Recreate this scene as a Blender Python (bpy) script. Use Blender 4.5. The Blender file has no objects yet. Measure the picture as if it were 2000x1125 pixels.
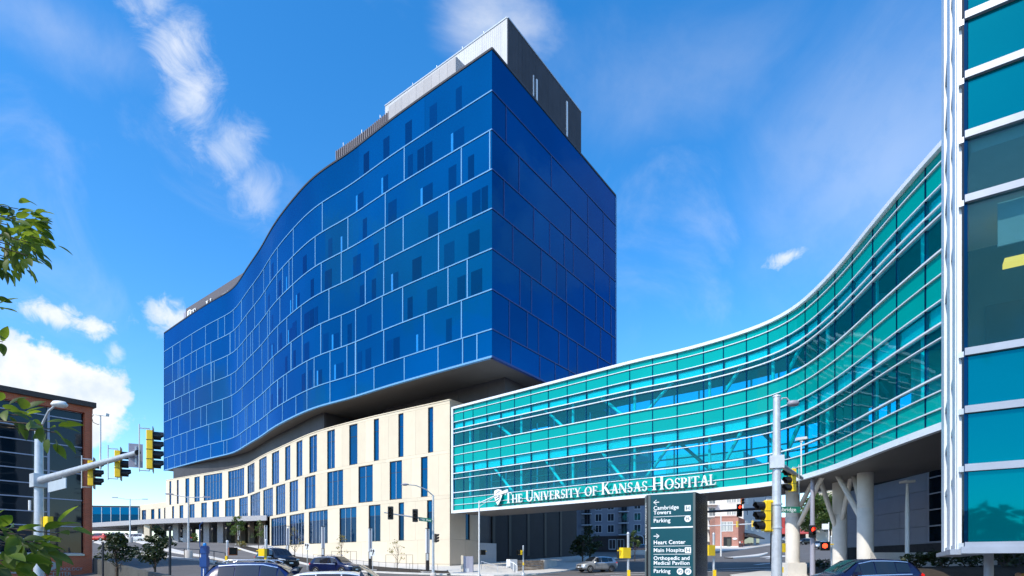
import bpy, math, random
import numpy as np
from mathutils import Vector, Matrix

random.seed(11)
R = math.radians
sc = bpy.context.scene
C = sc.collection
F, CX, HY, EYE = 1120.0, 1000.0, 1098.0, 1.6      # focal length, centre and horizon of the 2000 px photo

# ------------------------------------------------------------------ camera, sky, sun, exposure
cam_d = bpy.data.cameras.new('camera')
cam = bpy.data.objects.new('camera', cam_d)
C.objects.link(cam)
cam.location = (0, 0, EYE)
cam.rotation_euler = (R(90), 0, 0)
cam_d.sensor_width = 36
cam_d.lens = F / 2000 * 36
cam_d.shift_y = (HY - 562.5) / 2000
cam_d.clip_end = 6000
sc.camera = cam

SUN_AZ = (-0.669, -0.743)           # horizontal direction towards the sun
SUN_EL = R(45)
sun_d = bpy.data.lights.new('sun', 'SUN')
sun_d.energy = 2.5
sun_d.angle = R(0.5)
sun_d.color = (1.0, 0.92, 0.78)
sun = bpy.data.objects.new('sun', sun_d)
C.objects.link(sun)
tosun = Vector((SUN_AZ[0] * math.cos(SUN_EL), SUN_AZ[1] * math.cos(SUN_EL), math.sin(SUN_EL)))
sun.rotation_euler = tosun.to_track_quat('Z', 'Y').to_euler()
sun.location = (-60, -60, 90)

world = bpy.data.worlds.new('World')
sc.world = world
world.use_nodes = True
wn = world.node_tree
wn.nodes.clear()


def nnew(nt, typ, **kw):
    n = nt.nodes.new(typ)
    for k, v in kw.items():
        setattr(n, k, v)
    return n


def mth(nt, op, a, b=None, c=None, clamp=False):
    n = nnew(nt, 'ShaderNodeMath', operation=op, use_clamp=clamp)
    for i, v in enumerate((a, b, c)):
        if v is None:
            continue
        if isinstance(v, (int, float)):
            n.inputs[i].default_value = v
        else:
            nt.links.new(v, n.inputs[i])
    return n.outputs[0]


def sstep(nt, v, lo, hi):
    n = nnew(nt, 'ShaderNodeMapRange', interpolation_type='SMOOTHSTEP')
    nt.links.new(v, n.inputs[0])
    n.inputs[1].default_value = lo
    n.inputs[2].default_value = hi
    return n.outputs[0]


def noise(nt, vec, scale, detail=6, rough=.6, dist=0.0):
    n = nnew(nt, 'ShaderNodeTexNoise')
    n.inputs['Scale'].default_value = scale
    n.inputs['Detail'].default_value = detail
    n.inputs['Roughness'].default_value = rough
    n.inputs['Distortion'].default_value = dist
    if vec is not None:
        nt.links.new(vec, n.inputs['Vector'])
    return n.outputs[0]


def build_sky():
    nt = wn
    sky = nnew(nt, 'ShaderNodeTexSky', sky_type='NISHITA')
    sky.sun_disc = False
    sky.sun_elevation = SUN_EL
    sky.sun_rotation = math.atan2(SUN_AZ[0], SUN_AZ[1])
    sky.air_density = 1.0
    sky.dust_density = 0.6
    sky.ozone_density = 2.5
    hsv = nnew(nt, 'ShaderNodeHueSaturation')
    hsv.inputs['Saturation'].default_value = 1.38
    hsv.inputs['Value'].default_value = 1.15
    nt.links.new(sky.outputs[0], hsv.inputs['Color'])
    tc = nnew(nt, 'ShaderNodeTexCoord')
    sep = nnew(nt, 'ShaderNodeSeparateXYZ')
    nt.links.new(tc.outputs['Generated'], sep.inputs[0])
    dx, dy, dz = sep.outputs
    az = mth(nt, 'ARCTAN2', dx, dy)                       # azimuth from +Y
    el = mth(nt, 'ARCSINE', dz)
    dirv = tc.outputs['Generated']
    nfine = noise(nt, dirv, 9, 8, .62)
    nmid = noise(nt, dirv, 5, 7, .6, .6)
    # a cloud stands at a compass bearing and height above the horizon
    def ad(px, py):
        u, v = (px - CX) / F, (HY - py) / F
        return math.atan(u), math.asin(v / math.sqrt(1 + u * u + v * v))
    masks = []

    def cloud(px, py, rx, ry, hard=(1.0, .55), amp=1.5, dens=1.0, n=None, tilt=0.0, polar=None):
        a0, e0 = ad(px, py)
        a1, _ = ad(px + rx, py)
        _, e1 = ad(px, py - ry)
        if polar:
            a0, e0, a1, e1 = polar[0], polar[1], polar[0] + polar[2], polar[1] + polar[3]
        da = mth(nt, 'SUBTRACT', az, a0)
        de = mth(nt, 'SUBTRACT', el, e0)
        if tilt:
            da = mth(nt, 'MULTIPLY_ADD', de, tilt, da)
        da = mth(nt, 'DIVIDE', da, abs(a1 - a0))
        de = mth(nt, 'DIVIDE', de, abs(e1 - e0))
        r = mth(nt, 'SQRT', mth(nt, 'ADD', mth(nt, 'MULTIPLY', da, da), mth(nt, 'MULTIPLY', de, de)))
        nn = mth(nt, 'MULTIPLY_ADD', n or nfine, amp, -.5 * amp)
        m = sstep(nt, mth(nt, 'ADD', r, nn), hard[0], hard[1])
        masks.append(mth(nt, 'MULTIPLY', m, dens))

    big = noise(nt, dirv, 19, 8, .6)
    nsm = noise(nt, dirv, 38, 8, .62, .5)
    cloud(90, 775, 175, 118, (1.0, .8), 1.3, 1.0, big)
    cloud(100, 612, 72, 28, (1.1, .2), 2.2, .95, nsm)
    cloud(188, 641, 44, 24, (1.1, .2), 2.2, .95, nsm)
    cloud(335, 622, 66, 42, (1.1, .1), 2.2, .9, nsm)
    cloud(222, 690, 22, 34, (1.1, .0), 2.4, .55, nsm)
    cloud(1537, 500, 48, 22, (1.1, .0), 2.5, .8, nsm, -.9)
    cloud(955, 45, 120, 110, (1.1, -.4), 2.6, .62, nmid)
    cloud(1300, 170, 420, 190, (1.1, -.8), 2.2, .17, nmid)
    cloud(1740, 330, 520, 420, (1.1, -.3), .9, .33, nmid)
    cloud(120, 60, 260, 110, (1.1, -.9), 2.4, .30, nmid)
    # long ragged cirrus streak leaning over the left half
    stre = noise(nt, dirv, 15, 10, .68, 1.1)
    for px, py, rx, ry, d in ((295, 0, 62, 95, .66), (345, 90, 72, 105, .85), (385, 190, 62, 100, .8),
                              (445, 290, 72, 95, .62), (500, 380, 62, 85, .5)):
        cloud(px, py, rx, ry, (1.12, -.3), 2.25, d * .92, stre, -.25)
    # more fair-weather clouds all round, the ones the facades mirror among them
    for a_, e_, ra, re_, d in ((66, 30, 13, 6, .5), (58, 15, 13, 4, .85), (95, 22, 16, 6, .8), (-98, 27, 17, 6, .75), (-80, 14, 14, 4, .85), (-122, 36, 18, 8, .7),
                               (-150, 20, 16, 5, .8), (140, 24, 16, 6, .8), (175, 16, 15, 4, .8), (-60, 40, 14, 7, .5), (118, 42, 16, 8, .6)):
        cloud(0, 0, 1, 1, (1.05, .35), 2.0, d, big, 0.0, (R(a_), R(e_), R(ra), R(re_)))
    tot = masks[0]
    for m in masks[1:]:
        tot = mth(nt, 'MAXIMUM', tot, m)
    # thin veil everywhere so that no side of the sky is bare
    veil = mth(nt, 'MULTIPLY', sstep(nt, nmid, .52, .85), .22)
    tot = mth(nt, 'MAXIMUM', tot, veil)
    shade = nnew(nt, 'ShaderNodeMix', data_type='RGBA')
    nt.links.new(sstep(nt, big, .3, .6), shade.inputs[0])
    shade.inputs[6].default_value = (3.0, 3.4, 4.0, 1)
    shade.inputs[7].default_value = (4.0, 4.1, 4.2, 1)
    mix = nnew(nt, 'ShaderNodeMix', data_type='RGBA')
    nt.links.new(tot, mix.inputs[0])
    nt.links.new(hsv.outputs[0], mix.inputs[6])
    nt.links.new(shade.outputs[2], mix.inputs[7])
    bg = nnew(nt, 'ShaderNodeBackground')
    bg.inputs[1].default_value = 0.15
    nt.links.new(mix.outputs[2], bg.inputs[0])
    out = nnew(nt, 'ShaderNodeOutputWorld')
    nt.links.new(bg.outputs[0], out.inputs[0])


build_sky()
sc.view_settings.view_transform = 'Standard'
sc.view_settings.look = 'None'
sc.view_settings.gamma = 1
sc.view_settings.exposure = 0.8
sc.view_settings.use_curve_mapping = False
sc.cycles.transparent_max_bounces = 16
sc.cycles.max_bounces = 8
sc.cycles.use_denoising = True

# ------------------------------------------------------------------ materials


def mat(name, c, rough=.6, metal=0.0, var=.12, scale=3.0, bump=0.0, bscale=None, spec=.5, coat=0.0, emit=None, fine=0.0, piece=.05):
    m = bpy.data.materials.new(name)
    m.use_nodes = True
    nt = m.node_tree
    b = nt.nodes['Principled BSDF']
    b.inputs['Roughness'].default_value = rough
    b.inputs['Metallic'].default_value = metal
    b.inputs['Specular IOR Level'].default_value = spec
    b.inputs['Coat Weight'].default_value = coat
    tc = nnew(nt, 'ShaderNodeTexCoord')
    n = noise(nt, tc.outputs['Object'], scale, 5, .6)
    if fine:
        n2 = noise(nt, tc.outputs['Object'], scale * 14, 3, .6)
        n = mth(nt, 'ADD', mth(nt, 'MULTIPLY', n, 1 - fine), mth(nt, 'MULTIPLY', n2, fine))
    mx = nnew(nt, 'ShaderNodeMix', data_type='RGBA')
    nt.links.new(sstep(nt, n, .25, .75), mx.inputs[0])
    mx.inputs[6].default_value = (*[min(1, v * (1 - var)) for v in c], 1)
    mx.inputs[7].default_value = (*[min(1, v * (1 + var)) for v in c], 1)
    oi = nnew(nt, 'ShaderNodeObjectInfo')
    vs_ = nnew(nt, 'ShaderNodeVectorMath', operation='SCALE')
    nt.links.new(mx.outputs[2], vs_.inputs[0])
    nt.links.new(mth(nt, 'MULTIPLY_ADD', oi.outputs['Random'], 2 * piece, 1 - piece), vs_.inputs['Scale'])
    nt.links.new(vs_.outputs[0], b.inputs['Base Color'])
    if bump:
        bn = nnew(nt, 'ShaderNodeBump')
        bn.inputs['Strength'].default_value = bump
        bn.inputs['Distance'].default_value = .02
        nt.links.new(noise(nt, tc.outputs['Object'], bscale or scale * 8, 4), bn.inputs['Height'])
        nt.links.new(bn.outputs[0], b.inputs['Normal'])
    if emit:
        b.inputs['Emission Color'].default_value = (*emit[0], 1)
        b.inputs['Emission Strength'].default_value = emit[1]
    return m


def glass_mat(name, tint, gloss=(1, 1, 1), ior=1.5, body=None, bodyf=0.0, extra=0.0, rough=.0):
    """see-through tinted pane: transparent + fresnel reflection (+ a little body colour)"""
    m = bpy.data.materials.new(name)
    m.use_nodes = True
    nt = m.node_tree
    nt.nodes.clear()
    out = nnew(nt, 'ShaderNodeOutputMaterial')
    tr = nnew(nt, 'ShaderNodeBsdfTransparent')
    tr.inputs[0].default_value = (*tint, 1)
    base = tr.outputs[0]
    if body:
        df = nnew(nt, 'ShaderNodeBsdfDiffuse')
        df.inputs[0].default_value = (*body, 1)
        mx0 = nnew(nt, 'ShaderNodeMixShader')
        mx0.inputs[0].default_value = bodyf
        nt.links.new(base, mx0.inputs[1])
        nt.links.new(df.outputs[0], mx0.inputs[2])
        base = mx0.outputs[0]
    gl = nnew(nt, 'ShaderNodeBsdfGlossy')
    gl.inputs[0].default_value = (*gloss, 1)
    gl.inputs['Roughness'].default_value = rough
    fr = nnew(nt, 'ShaderNodeFresnel')
    fr.inputs[0].default_value = ior
    geo = nnew(nt, 'ShaderNodeNewGeometry')
    tcn = nnew(nt, 'ShaderNodeTexCoord')
    bp = nnew(nt, 'ShaderNodeBump')
    bp.inputs['Strength'].default_value = .012
    bp.inputs['Distance'].default_value = .3
    nt.links.new(noise(nt, tcn.outputs['Object'], .5, 2), bp.inputs['Height'])
    nt.links.new(bp.outputs[0], gl.inputs['Normal'])
    fac = mth(nt, 'ADD', fr.outputs[0], extra, clamp=True)
    mx = nnew(nt, 'ShaderNodeMixShader')
    nt.links.new(fac, mx.inputs[0])
    nt.links.new(base, mx.inputs[1])
    nt.links.new(gl.outputs[0], mx.inputs[2])
    clear = nnew(nt, 'ShaderNodeBsdfTransparent')
    mb_ = nnew(nt, 'ShaderNodeMixShader')
    nt.links.new(geo.outputs['Backfacing'], mb_.inputs[0])
    nt.links.new(mx.outputs[0], mb_.inputs[1])
    nt.links.new(clear.outputs[0], mb_.inputs[2])
    nt.links.new(mb_.outputs[0], out.inputs[0])
    return m


def facade_glass(name, c, var=.10, spec=.6, rough=.03, scale=.12, bumpy=.05, per_piece=.12, metal=0.0):
    """opaque tinted curtain-wall glass: coloured body under a polished skin that ripples a little"""
    m = bpy.data.materials.new(name)
    m.use_nodes = True
    nt = m.node_tree
    b = nt.nodes['Principled BSDF']
    b.inputs['Roughness'].default_value = rough
    b.inputs['Specular IOR Level'].default_value = spec
    b.inputs['Metallic'].default_value = metal
    if metal > .3:
        b.inputs['Specular Tint'].default_value = (.01, .38, .85, 1)
    tc = nnew(nt, 'ShaderNodeTexCoord')
    oi = nnew(nt, 'ShaderNodeObjectInfo')
    n = noise(nt, tc.outputs['Object'], scale, 3, .5)
    f = mth(nt, 'ADD', mth(nt, 'MULTIPLY', sstep(nt, n, .3, .7), var), mth(nt, 'MULTIPLY', oi.outputs['Random'], per_piece))
    f = mth(nt, 'ADD', f, 1 - (var + per_piece) / 2)
    sc_ = nnew(nt, 'ShaderNodeVectorMath', operation='SCALE')
    sc_.inputs[0].default_value = c
    nt.links.new(f, sc_.inputs['Scale'])
    nt.links.new(sc_.outputs[0], b.inputs['Base Color'])
    bp = nnew(nt, 'ShaderNodeBump')
    bp.inputs['Strength'].default_value = bumpy
    bp.inputs['Distance'].default_value = .25
    nt.links.new(noise(nt, tc.outputs['Object'], .45, 2), bp.inputs['Height'])
    nt.links.new(bp.outputs[0], b.inputs['Normal'])
    return m


def brick_mat(name, c1, c2, mortar, scale=1.0, axis='XZ'):
    m = bpy.data.materials.new(name)
    m.use_nodes = True
    nt = m.node_tree
    b = nt.nodes['Principled BSDF']
    b.inputs['Roughness'].default_value = .85
    tc = nnew(nt, 'ShaderNodeTexCoord')
    sep = nnew(nt, 'ShaderNodeSeparateXYZ')
    nt.links.new(tc.outputs['Object'], sep.inputs[0])
    cb = nnew(nt, 'ShaderNodeCombineXYZ')
    nt.links.new(mth(nt, 'ADD', mth(nt, 'MULTIPLY', sep.outputs[0], .75), mth(nt, 'MULTIPLY', sep.outputs[1], .66)), cb.inputs[0])
    nt.links.new(sep.outputs[2], cb.inputs[1])
    br = nnew(nt, 'ShaderNodeTexBrick')
    br.inputs['Color1'].default_value = (*c1, 1)
    br.inputs['Color2'].default_value = (*c2, 1)
    br.inputs['Mortar'].default_value = (*mortar, 1)
    br.inputs['Scale'].default_value = scale
    br.inputs['Mortar Size'].default_value = .010
    br.inputs['Brick Width'].default_value = .22
    br.inputs['Row Height'].default_value = .075
    nt.links.new(cb.outputs[0], br.inputs['Vector'])
    mx = nnew(nt, 'ShaderNodeMix', data_type='RGBA', blend_type='MULTIPLY')
    mx.inputs[0].default_value = .5
    nt.links.new(br.outputs[0], mx.inputs[6])
    g = nnew(nt, 'ShaderNodeCombineColor')
    nz = mth(nt, 'MULTIPLY_ADD', noise(nt, tc.outputs['Object'], .8, 5), .9, .5)
    for i in range(3):
        nt.links.new(nz, g.inputs[i])
    nt.links.new(g.outputs[0], mx.inputs[7])
    nt.links.new(mx.outputs[2], b.inputs['Base Color'])
    return m


def leaf_mat(name, c1, c2, trans=.45):
    m = bpy.data.materials.new(name)
    m.use_nodes = True
    nt = m.node_tree
    nt.nodes.clear()
    out = nnew(nt, 'ShaderNodeOutputMaterial')
    geo = nnew(nt, 'ShaderNodeNewGeometry')
    oi = nnew(nt, 'ShaderNodeObjectInfo')
    rnd = mth(nt, 'FRACT', mth(nt, 'ADD', geo.outputs['Random Per Island'], oi.outputs['Random']))
    mx = nnew(nt, 'ShaderNodeMix', data_type='RGBA')
    nt.links.new(rnd, mx.inputs[0])
    mx.inputs[6].default_value = (*c1, 1)
    mx.inputs[7].default_value = (*c2, 1)
    pr = nnew(nt, 'ShaderNodeBsdfPrincipled')
    pr.inputs['Roughness'].default_value = .45
    nt.links.new(mx.outputs[2], pr.inputs['Base Color'])
    tl = nnew(nt, 'ShaderNodeBsdfTranslucent')
    hs = nnew(nt, 'ShaderNodeHueSaturation')
    hs.inputs['Hue'].default_value = .48
    hs.inputs['Value'].default_value = 2.4
    nt.links.new(mx.outputs[2], hs.inputs['Color'])
    nt.links.new(hs.outputs[0], tl.inputs[0])
    ms = nnew(nt, 'ShaderNodeMixShader')
    ms.inputs[0].default_value = trans
    nt.links.new(pr.outputs[0], ms.inputs[1])
    nt.links.new(tl.outputs[0], ms.inputs[2])
    nt.links.new(ms.outputs[0], out.inputs[0])
    return m


MT = {}
MT['blue_glass'] = facade_glass('blue curtain wall glass', (.0001, .090, .25), spec=.04, metal=.5, var=.3, scale=.045, per_piece=.2)
MT['vision'] = facade_glass('dark vision glass', (.0001, .050, .155), spec=.05, metal=.5, per_piece=.35)
MT['cyan_strip'] = mat('pale blue blind behind glass', (.004, .20, .56), .15, var=.1)
MT['white_metal'] = mat('white painted aluminium', (.74, .80, .86), .35, var=.04)
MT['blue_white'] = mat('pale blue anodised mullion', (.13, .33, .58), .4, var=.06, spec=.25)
MT['shaded_blue'] = mat('blue mullion with shade in its colour', (.025, .06, .22), .4, var=.06, spec=.2)  # mullion colour darkened for the tower's shaded face
MT['pav_metal'] = mat('silver grey aluminium frame', (.34, .38, .45), .4, .2, var=.07, scale=2)
MT['dark_metal'] = mat('charcoal metal cladding', (.060, .060, .070), .55, .0, var=.10, scale=.6, spec=.2)
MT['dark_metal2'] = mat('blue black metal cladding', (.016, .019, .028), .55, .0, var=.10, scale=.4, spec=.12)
MT['sign_wall'] = mat('mid grey sign wall', (.14, .13, .145), .6, var=.05, spec=.2)
MT['seam'] = mat('near black joint', (.012, .013, .016), .6, var=.05)
MT['soffit'] = mat('warm grey soffit panel', (.12, .112, .104), .55, var=.06, scale=.7)
MT['penthouse'] = mat('pale grey corrugated metal', (.52, .54, .57), .5, .0, var=.06, scale=.4)
MT['louvre'] = mat('grey brown louvre screen', (.20, .18, .19), .5, .2, var=.08)
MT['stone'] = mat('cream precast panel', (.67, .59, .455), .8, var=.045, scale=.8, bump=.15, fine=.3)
MT['stone_joint'] = mat('tan sealant joint', (.42, .35, .25), .85, var=.05)
MT['pod_glass'] = facade_glass('podium window glass', (.001, .078, .205), spec=.25, rough=.02, bumpy=.10, metal=.4)
MT['pod_glass2'] = facade_glass('dark ground floor glass', (.002, .026, .075), spec=.5, rough=.02, bumpy=.12, metal=.35)
MT['bronze'] = mat('dark bronze frame', (.05, .045, .045), .4, .4, var=.08)
MT['alu'] = mat('silver aluminium', (.52, .58, .64), .35, .3, var=.05)
MT['teal_panel'] = facade_glass('teal spandrel glass', (.000, .34, .315), spec=.15, rough=.05, per_piece=.10, metal=.1)
MT['teal_glass'] = glass_mat('teal see-through glass', (.03, .84, .91), (.5, .9, 1), 1.42, (.0, .30, .36), .18, .0)
MT['far_glass'] = glass_mat('blue see-through glass', (.04, .70, .90), (.6, .9, 1), 1.4, (.0, .2, .25), .06)
MT['pav_glass'] = glass_mat('deep teal see-through glass', (.34, .56, .60), (.4, .8, .95), 1.45, (.0, .09, .12), .30, .0)
MT['pav_panel'] = facade_glass('deep teal back-painted glass', (.000, .150, .195), spec=.2, rough=.03, per_piece=.2, metal=.5)
MT['steel'] = mat('white painted steel', (.72, .76, .76), .4, var=.04)
MT['interior'] = mat('pale interior plaster', (.62, .66, .66), .8, var=.05)
MT['interior_dark'] = mat('dim interior wall', (.10, .13, .14), .8, var=.2, scale=.5)
MT['carpet'] = mat('grey floor finish', (.22, .23, .24), .8, var=.15)
MT['concrete'] = mat('pale concrete', (.52, .50, .47), .85, var=.12, scale=1.2, bump=.3, fine=.35)
MT['dark_concrete'] = mat('mottled dark grey concrete', (.085, .088, .084), .9, var=.25, scale=1.2, bump=.3, fine=.35)  # dark grey with random mottling
MT['column'] = mat('white grey column concrete', (.66, .63, .58), .8, var=.09, scale=1.0, bump=.2)
MT['pavement'] = mat('light concrete pavement', (.56, .54, .50), .9, var=.12, scale=.5, bump=.2, fine=.4)
MT['kerb'] = mat('kerb concrete', (.66, .64, .60), .85, var=.1, scale=1.5)
MT['asphalt'] = mat('worn asphalt', (.115, .108, .104), .9, var=.22, scale=.35, bump=.5, bscale=18, fine=.45)
MT['asphalt2'] = mat('older grey asphalt', (.16, .152, .148), .9, var=.2, scale=.3, bump=.5, bscale=18, fine=.45)
MT['paint'] = mat('worn white road paint', (.72, .72, .70), .7, var=.18, scale=4, fine=.6)
MT['soil'] = mat('dark mulch', (.045, .035, .026), .95, var=.5, scale=3, bump=1.0, fine=.6)
MT['grass'] = mat('short grass', (.055, .085, .022), .95, var=.4, scale=2, bump=1.0, fine=.6)
MT['galv'] = mat('galvanised steel', (.55, .59, .63), .42, .35, var=.12, scale=4)
MT['white_paint'] = mat('white gloss paint', (.76, .77, .77), .4, var=.05)
MT['black'] = mat('black plastic', (.012, .012, .014), .4, var=.2)
MT['yellow'] = mat('signal yellow', (.92, .62, .010), .4, var=.05, scale=6)
MT['red_on'] = mat('lit red lens', (.8, .02, .01), .3, emit=((1, .03, .01), 4.0))
MT['lens_off'] = mat('unlit lens', (.05, .035, .03), .15, var=.2)
MT['walk_on'] = mat('lit orange hand lens', (.8, .05, .01), .3, emit=((1, .06, .02), 2.5))
MT['green_sign'] = mat('green street sign sheeting', (.005, .16, .10), .4, var=.04)
MT['sign_white'] = mat('white sign lettering', (.86, .88, .88), .45, var=.02)
MT['sign_grey'] = mat('grey sign lettering', (.36, .35, .34), .5, var=.05)
MT['totem_teal'] = mat('teal sign face', (.000, .066, .088), .45, var=.04, scale=1.2, spec=.3, piece=0)
MT['totem_frame'] = mat('grey green sign frame', (.10, .125, .125), .45, .3, var=.06)
MT['totem_dark'] = mat('black sign side', (.012, .013, .016), .18, var=.1)
MT['brick'] = brick_mat('red brown brick', (.56, .10, .032), (.44, .075, .026), (.42, .22, .14))
MT['brick2'] = brick_mat('salmon brick', (.56, .22, .16), (.48, .18, .13), (.5, .36, .3))
MT['dark_glass'] = facade_glass('nearly black office glass', (.002, .009, .017), spec=.5, rough=.03, bumpy=.02)
MT['shade_mullion'] = mat('white mullion with shade tint', (.36, .36, .44), .4, .2, var=.05)  # white mullions with bluish shade put into the colour
MT['cornice'] = mat('dark brown cornice', (.055, .035, .028), .6, var=.1)
MT['blue_paint'] = mat('blue tower paint', (.012, .06, .24), .35, var=.05)
MT['apt_shaded'] = mat('render in shaded blue grey', (.24, .28, .36), .85, var=.06, scale=.4)  # render darkened in its own colour for a shaded look
MT['apt_white'] = mat('white render', (.80, .78, .74), .85, var=.05, scale=.4)
MT['apt_dark'] = mat('dark brick base', (.045, .038, .04), .85, var=.2)
MT['apt_trim'] = mat('pale trim', (.48, .54, .62), .7, var=.05)
MT['win_dark'] = facade_glass('dark flat window', (.02, .028, .042), spec=.6)
MT['win_pale'] = facade_glass('pale flat window', (.40, .42, .42), spec=.6)
MT['rail_dark'] = mat('black railing', (.02, .022, .028), .5, var=.1)
MT['siding'] = mat('grey metal siding', (.33, .33, .40), .55, .1, var=.07, scale=.35)
MT['siding2'] = mat('mid grey siding', (.38, .38, .40), .7, var=.06)
MT['red_roof'] = mat('red metal roof', (.46, .07, .06), .5, var=.1)
MT['awning'] = mat('black awning cloth', (.028, .024, .022), .9, var=.2)
MT['bark'] = mat('brown bark', (.075, .055, .04), .95, var=.3, scale=8, bump=.8)
MT['leaf_near'] = leaf_mat('near leaf green', (.028, .060, .005), (.105, .170, .012), .48)
MT['leaf_dark'] = leaf_mat('dark tree green', (.010, .022, .008), (.030, .050, .014), .3)
MT['leaf_mid'] = leaf_mat('mid tree green', (.035, .075, .014), (.09, .14, .03), .35)
MT['leaf_yellow'] = leaf_mat('yellow green sapling', (.16, .15, .03), (.26, .23, .06), .35)
MT['navy_car'] = mat('navy car paint', (.006, .012, .055), .22, 0.0, var=.05, coat=.35, spec=.4, piece=0)
MT['blue_car'] = mat('dark blue car paint', (.008, .02, .10), .22, 0.0, var=.05, coat=.35, spec=.4, piece=0)
MT['black_car'] = mat('black car paint', (.008, .009, .012), .2, 0.0, var=.05, coat=.35, spec=.4, piece=0)
MT['silver_car'] = mat('silver car paint', (.50, .52, .54), .28, .5, var=.04, coat=1.0)
MT['white_car'] = mat('white car paint', (.75, .77, .78), .25, .0, var=.03, coat=1.0)
MT['maroon_car'] = mat('maroon car paint', (.10, .008, .010), .25, .2, var=.05, coat=1.0)
MT['red_car'] = mat('red car paint', (.50, .02, .015), .25, .0, var=.05, coat=1.0)
MT['car_glass'] = mat('tinted car glass', (.012, .016, .022), .04, var=.1, spec=.9)
MT['tyre'] = mat('tyre rubber', (.014, .014, .014), .85, var=.2)
MT['rim'] = mat('alloy rim', (.50, .51, .52), .3, .6, var=.05)
MT['lamp_white'] = mat('clear headlamp', (.75, .78, .80), .1, var=.05, spec=.8)
MT['lamp_red'] = mat('red tail lamp', (.45, .008, .006), .15, var=.1, emit=((1, .02, .01), .35))
MT['chrome'] = mat('bright trim', (.78, .80, .82), .12, .8, var=.03)
MT['skin'] = mat('skin', (.48, .27, .18), .6, var=.05)
MT['shirt_white'] = mat('white shirt', (.72, .70, .70), .9, var=.05)
MT['shirt_red'] = mat('red shirt', (.35, .03, .03), .9, var=.05)
MT['cloth_dark'] = mat('dark cloth', (.04, .04, .05), .9, var=.1)
MT['shirt_lilac'] = mat('pale lilac shirt', (.42, .34, .44), .9, var=.08)
MT['hair_blond'] = mat('blond hair', (.62, .36, .10), .6, var=.2, scale=12)
MT['hair_dark'] = mat('dark hair', (.02, .014, .012), .6, var=.2, scale=12)
MT['ceil_light'] = mat('yellow ceiling lamp', (.9, .8, .3), .4, emit=((1, .55, .06), 1.7))
MT['stonewall'] = mat('brown rubble stone', (.26, .20, .15), .9, var=.35, scale=2.5, bump=.6)
MT['orange'] = mat('orange plastic', (.8, .2, .02), .5, var=.05)
MT['shade_tan_panel'] = mat('tan precast with half-light in it', (.50, .40, .30), .8, var=.05, scale=.8, bump=.15, fine=.3)  # cream precast darkened for the half-lit return; undercroft columns share it

# ------------------------------------------------------------------ geometry helpers


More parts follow.
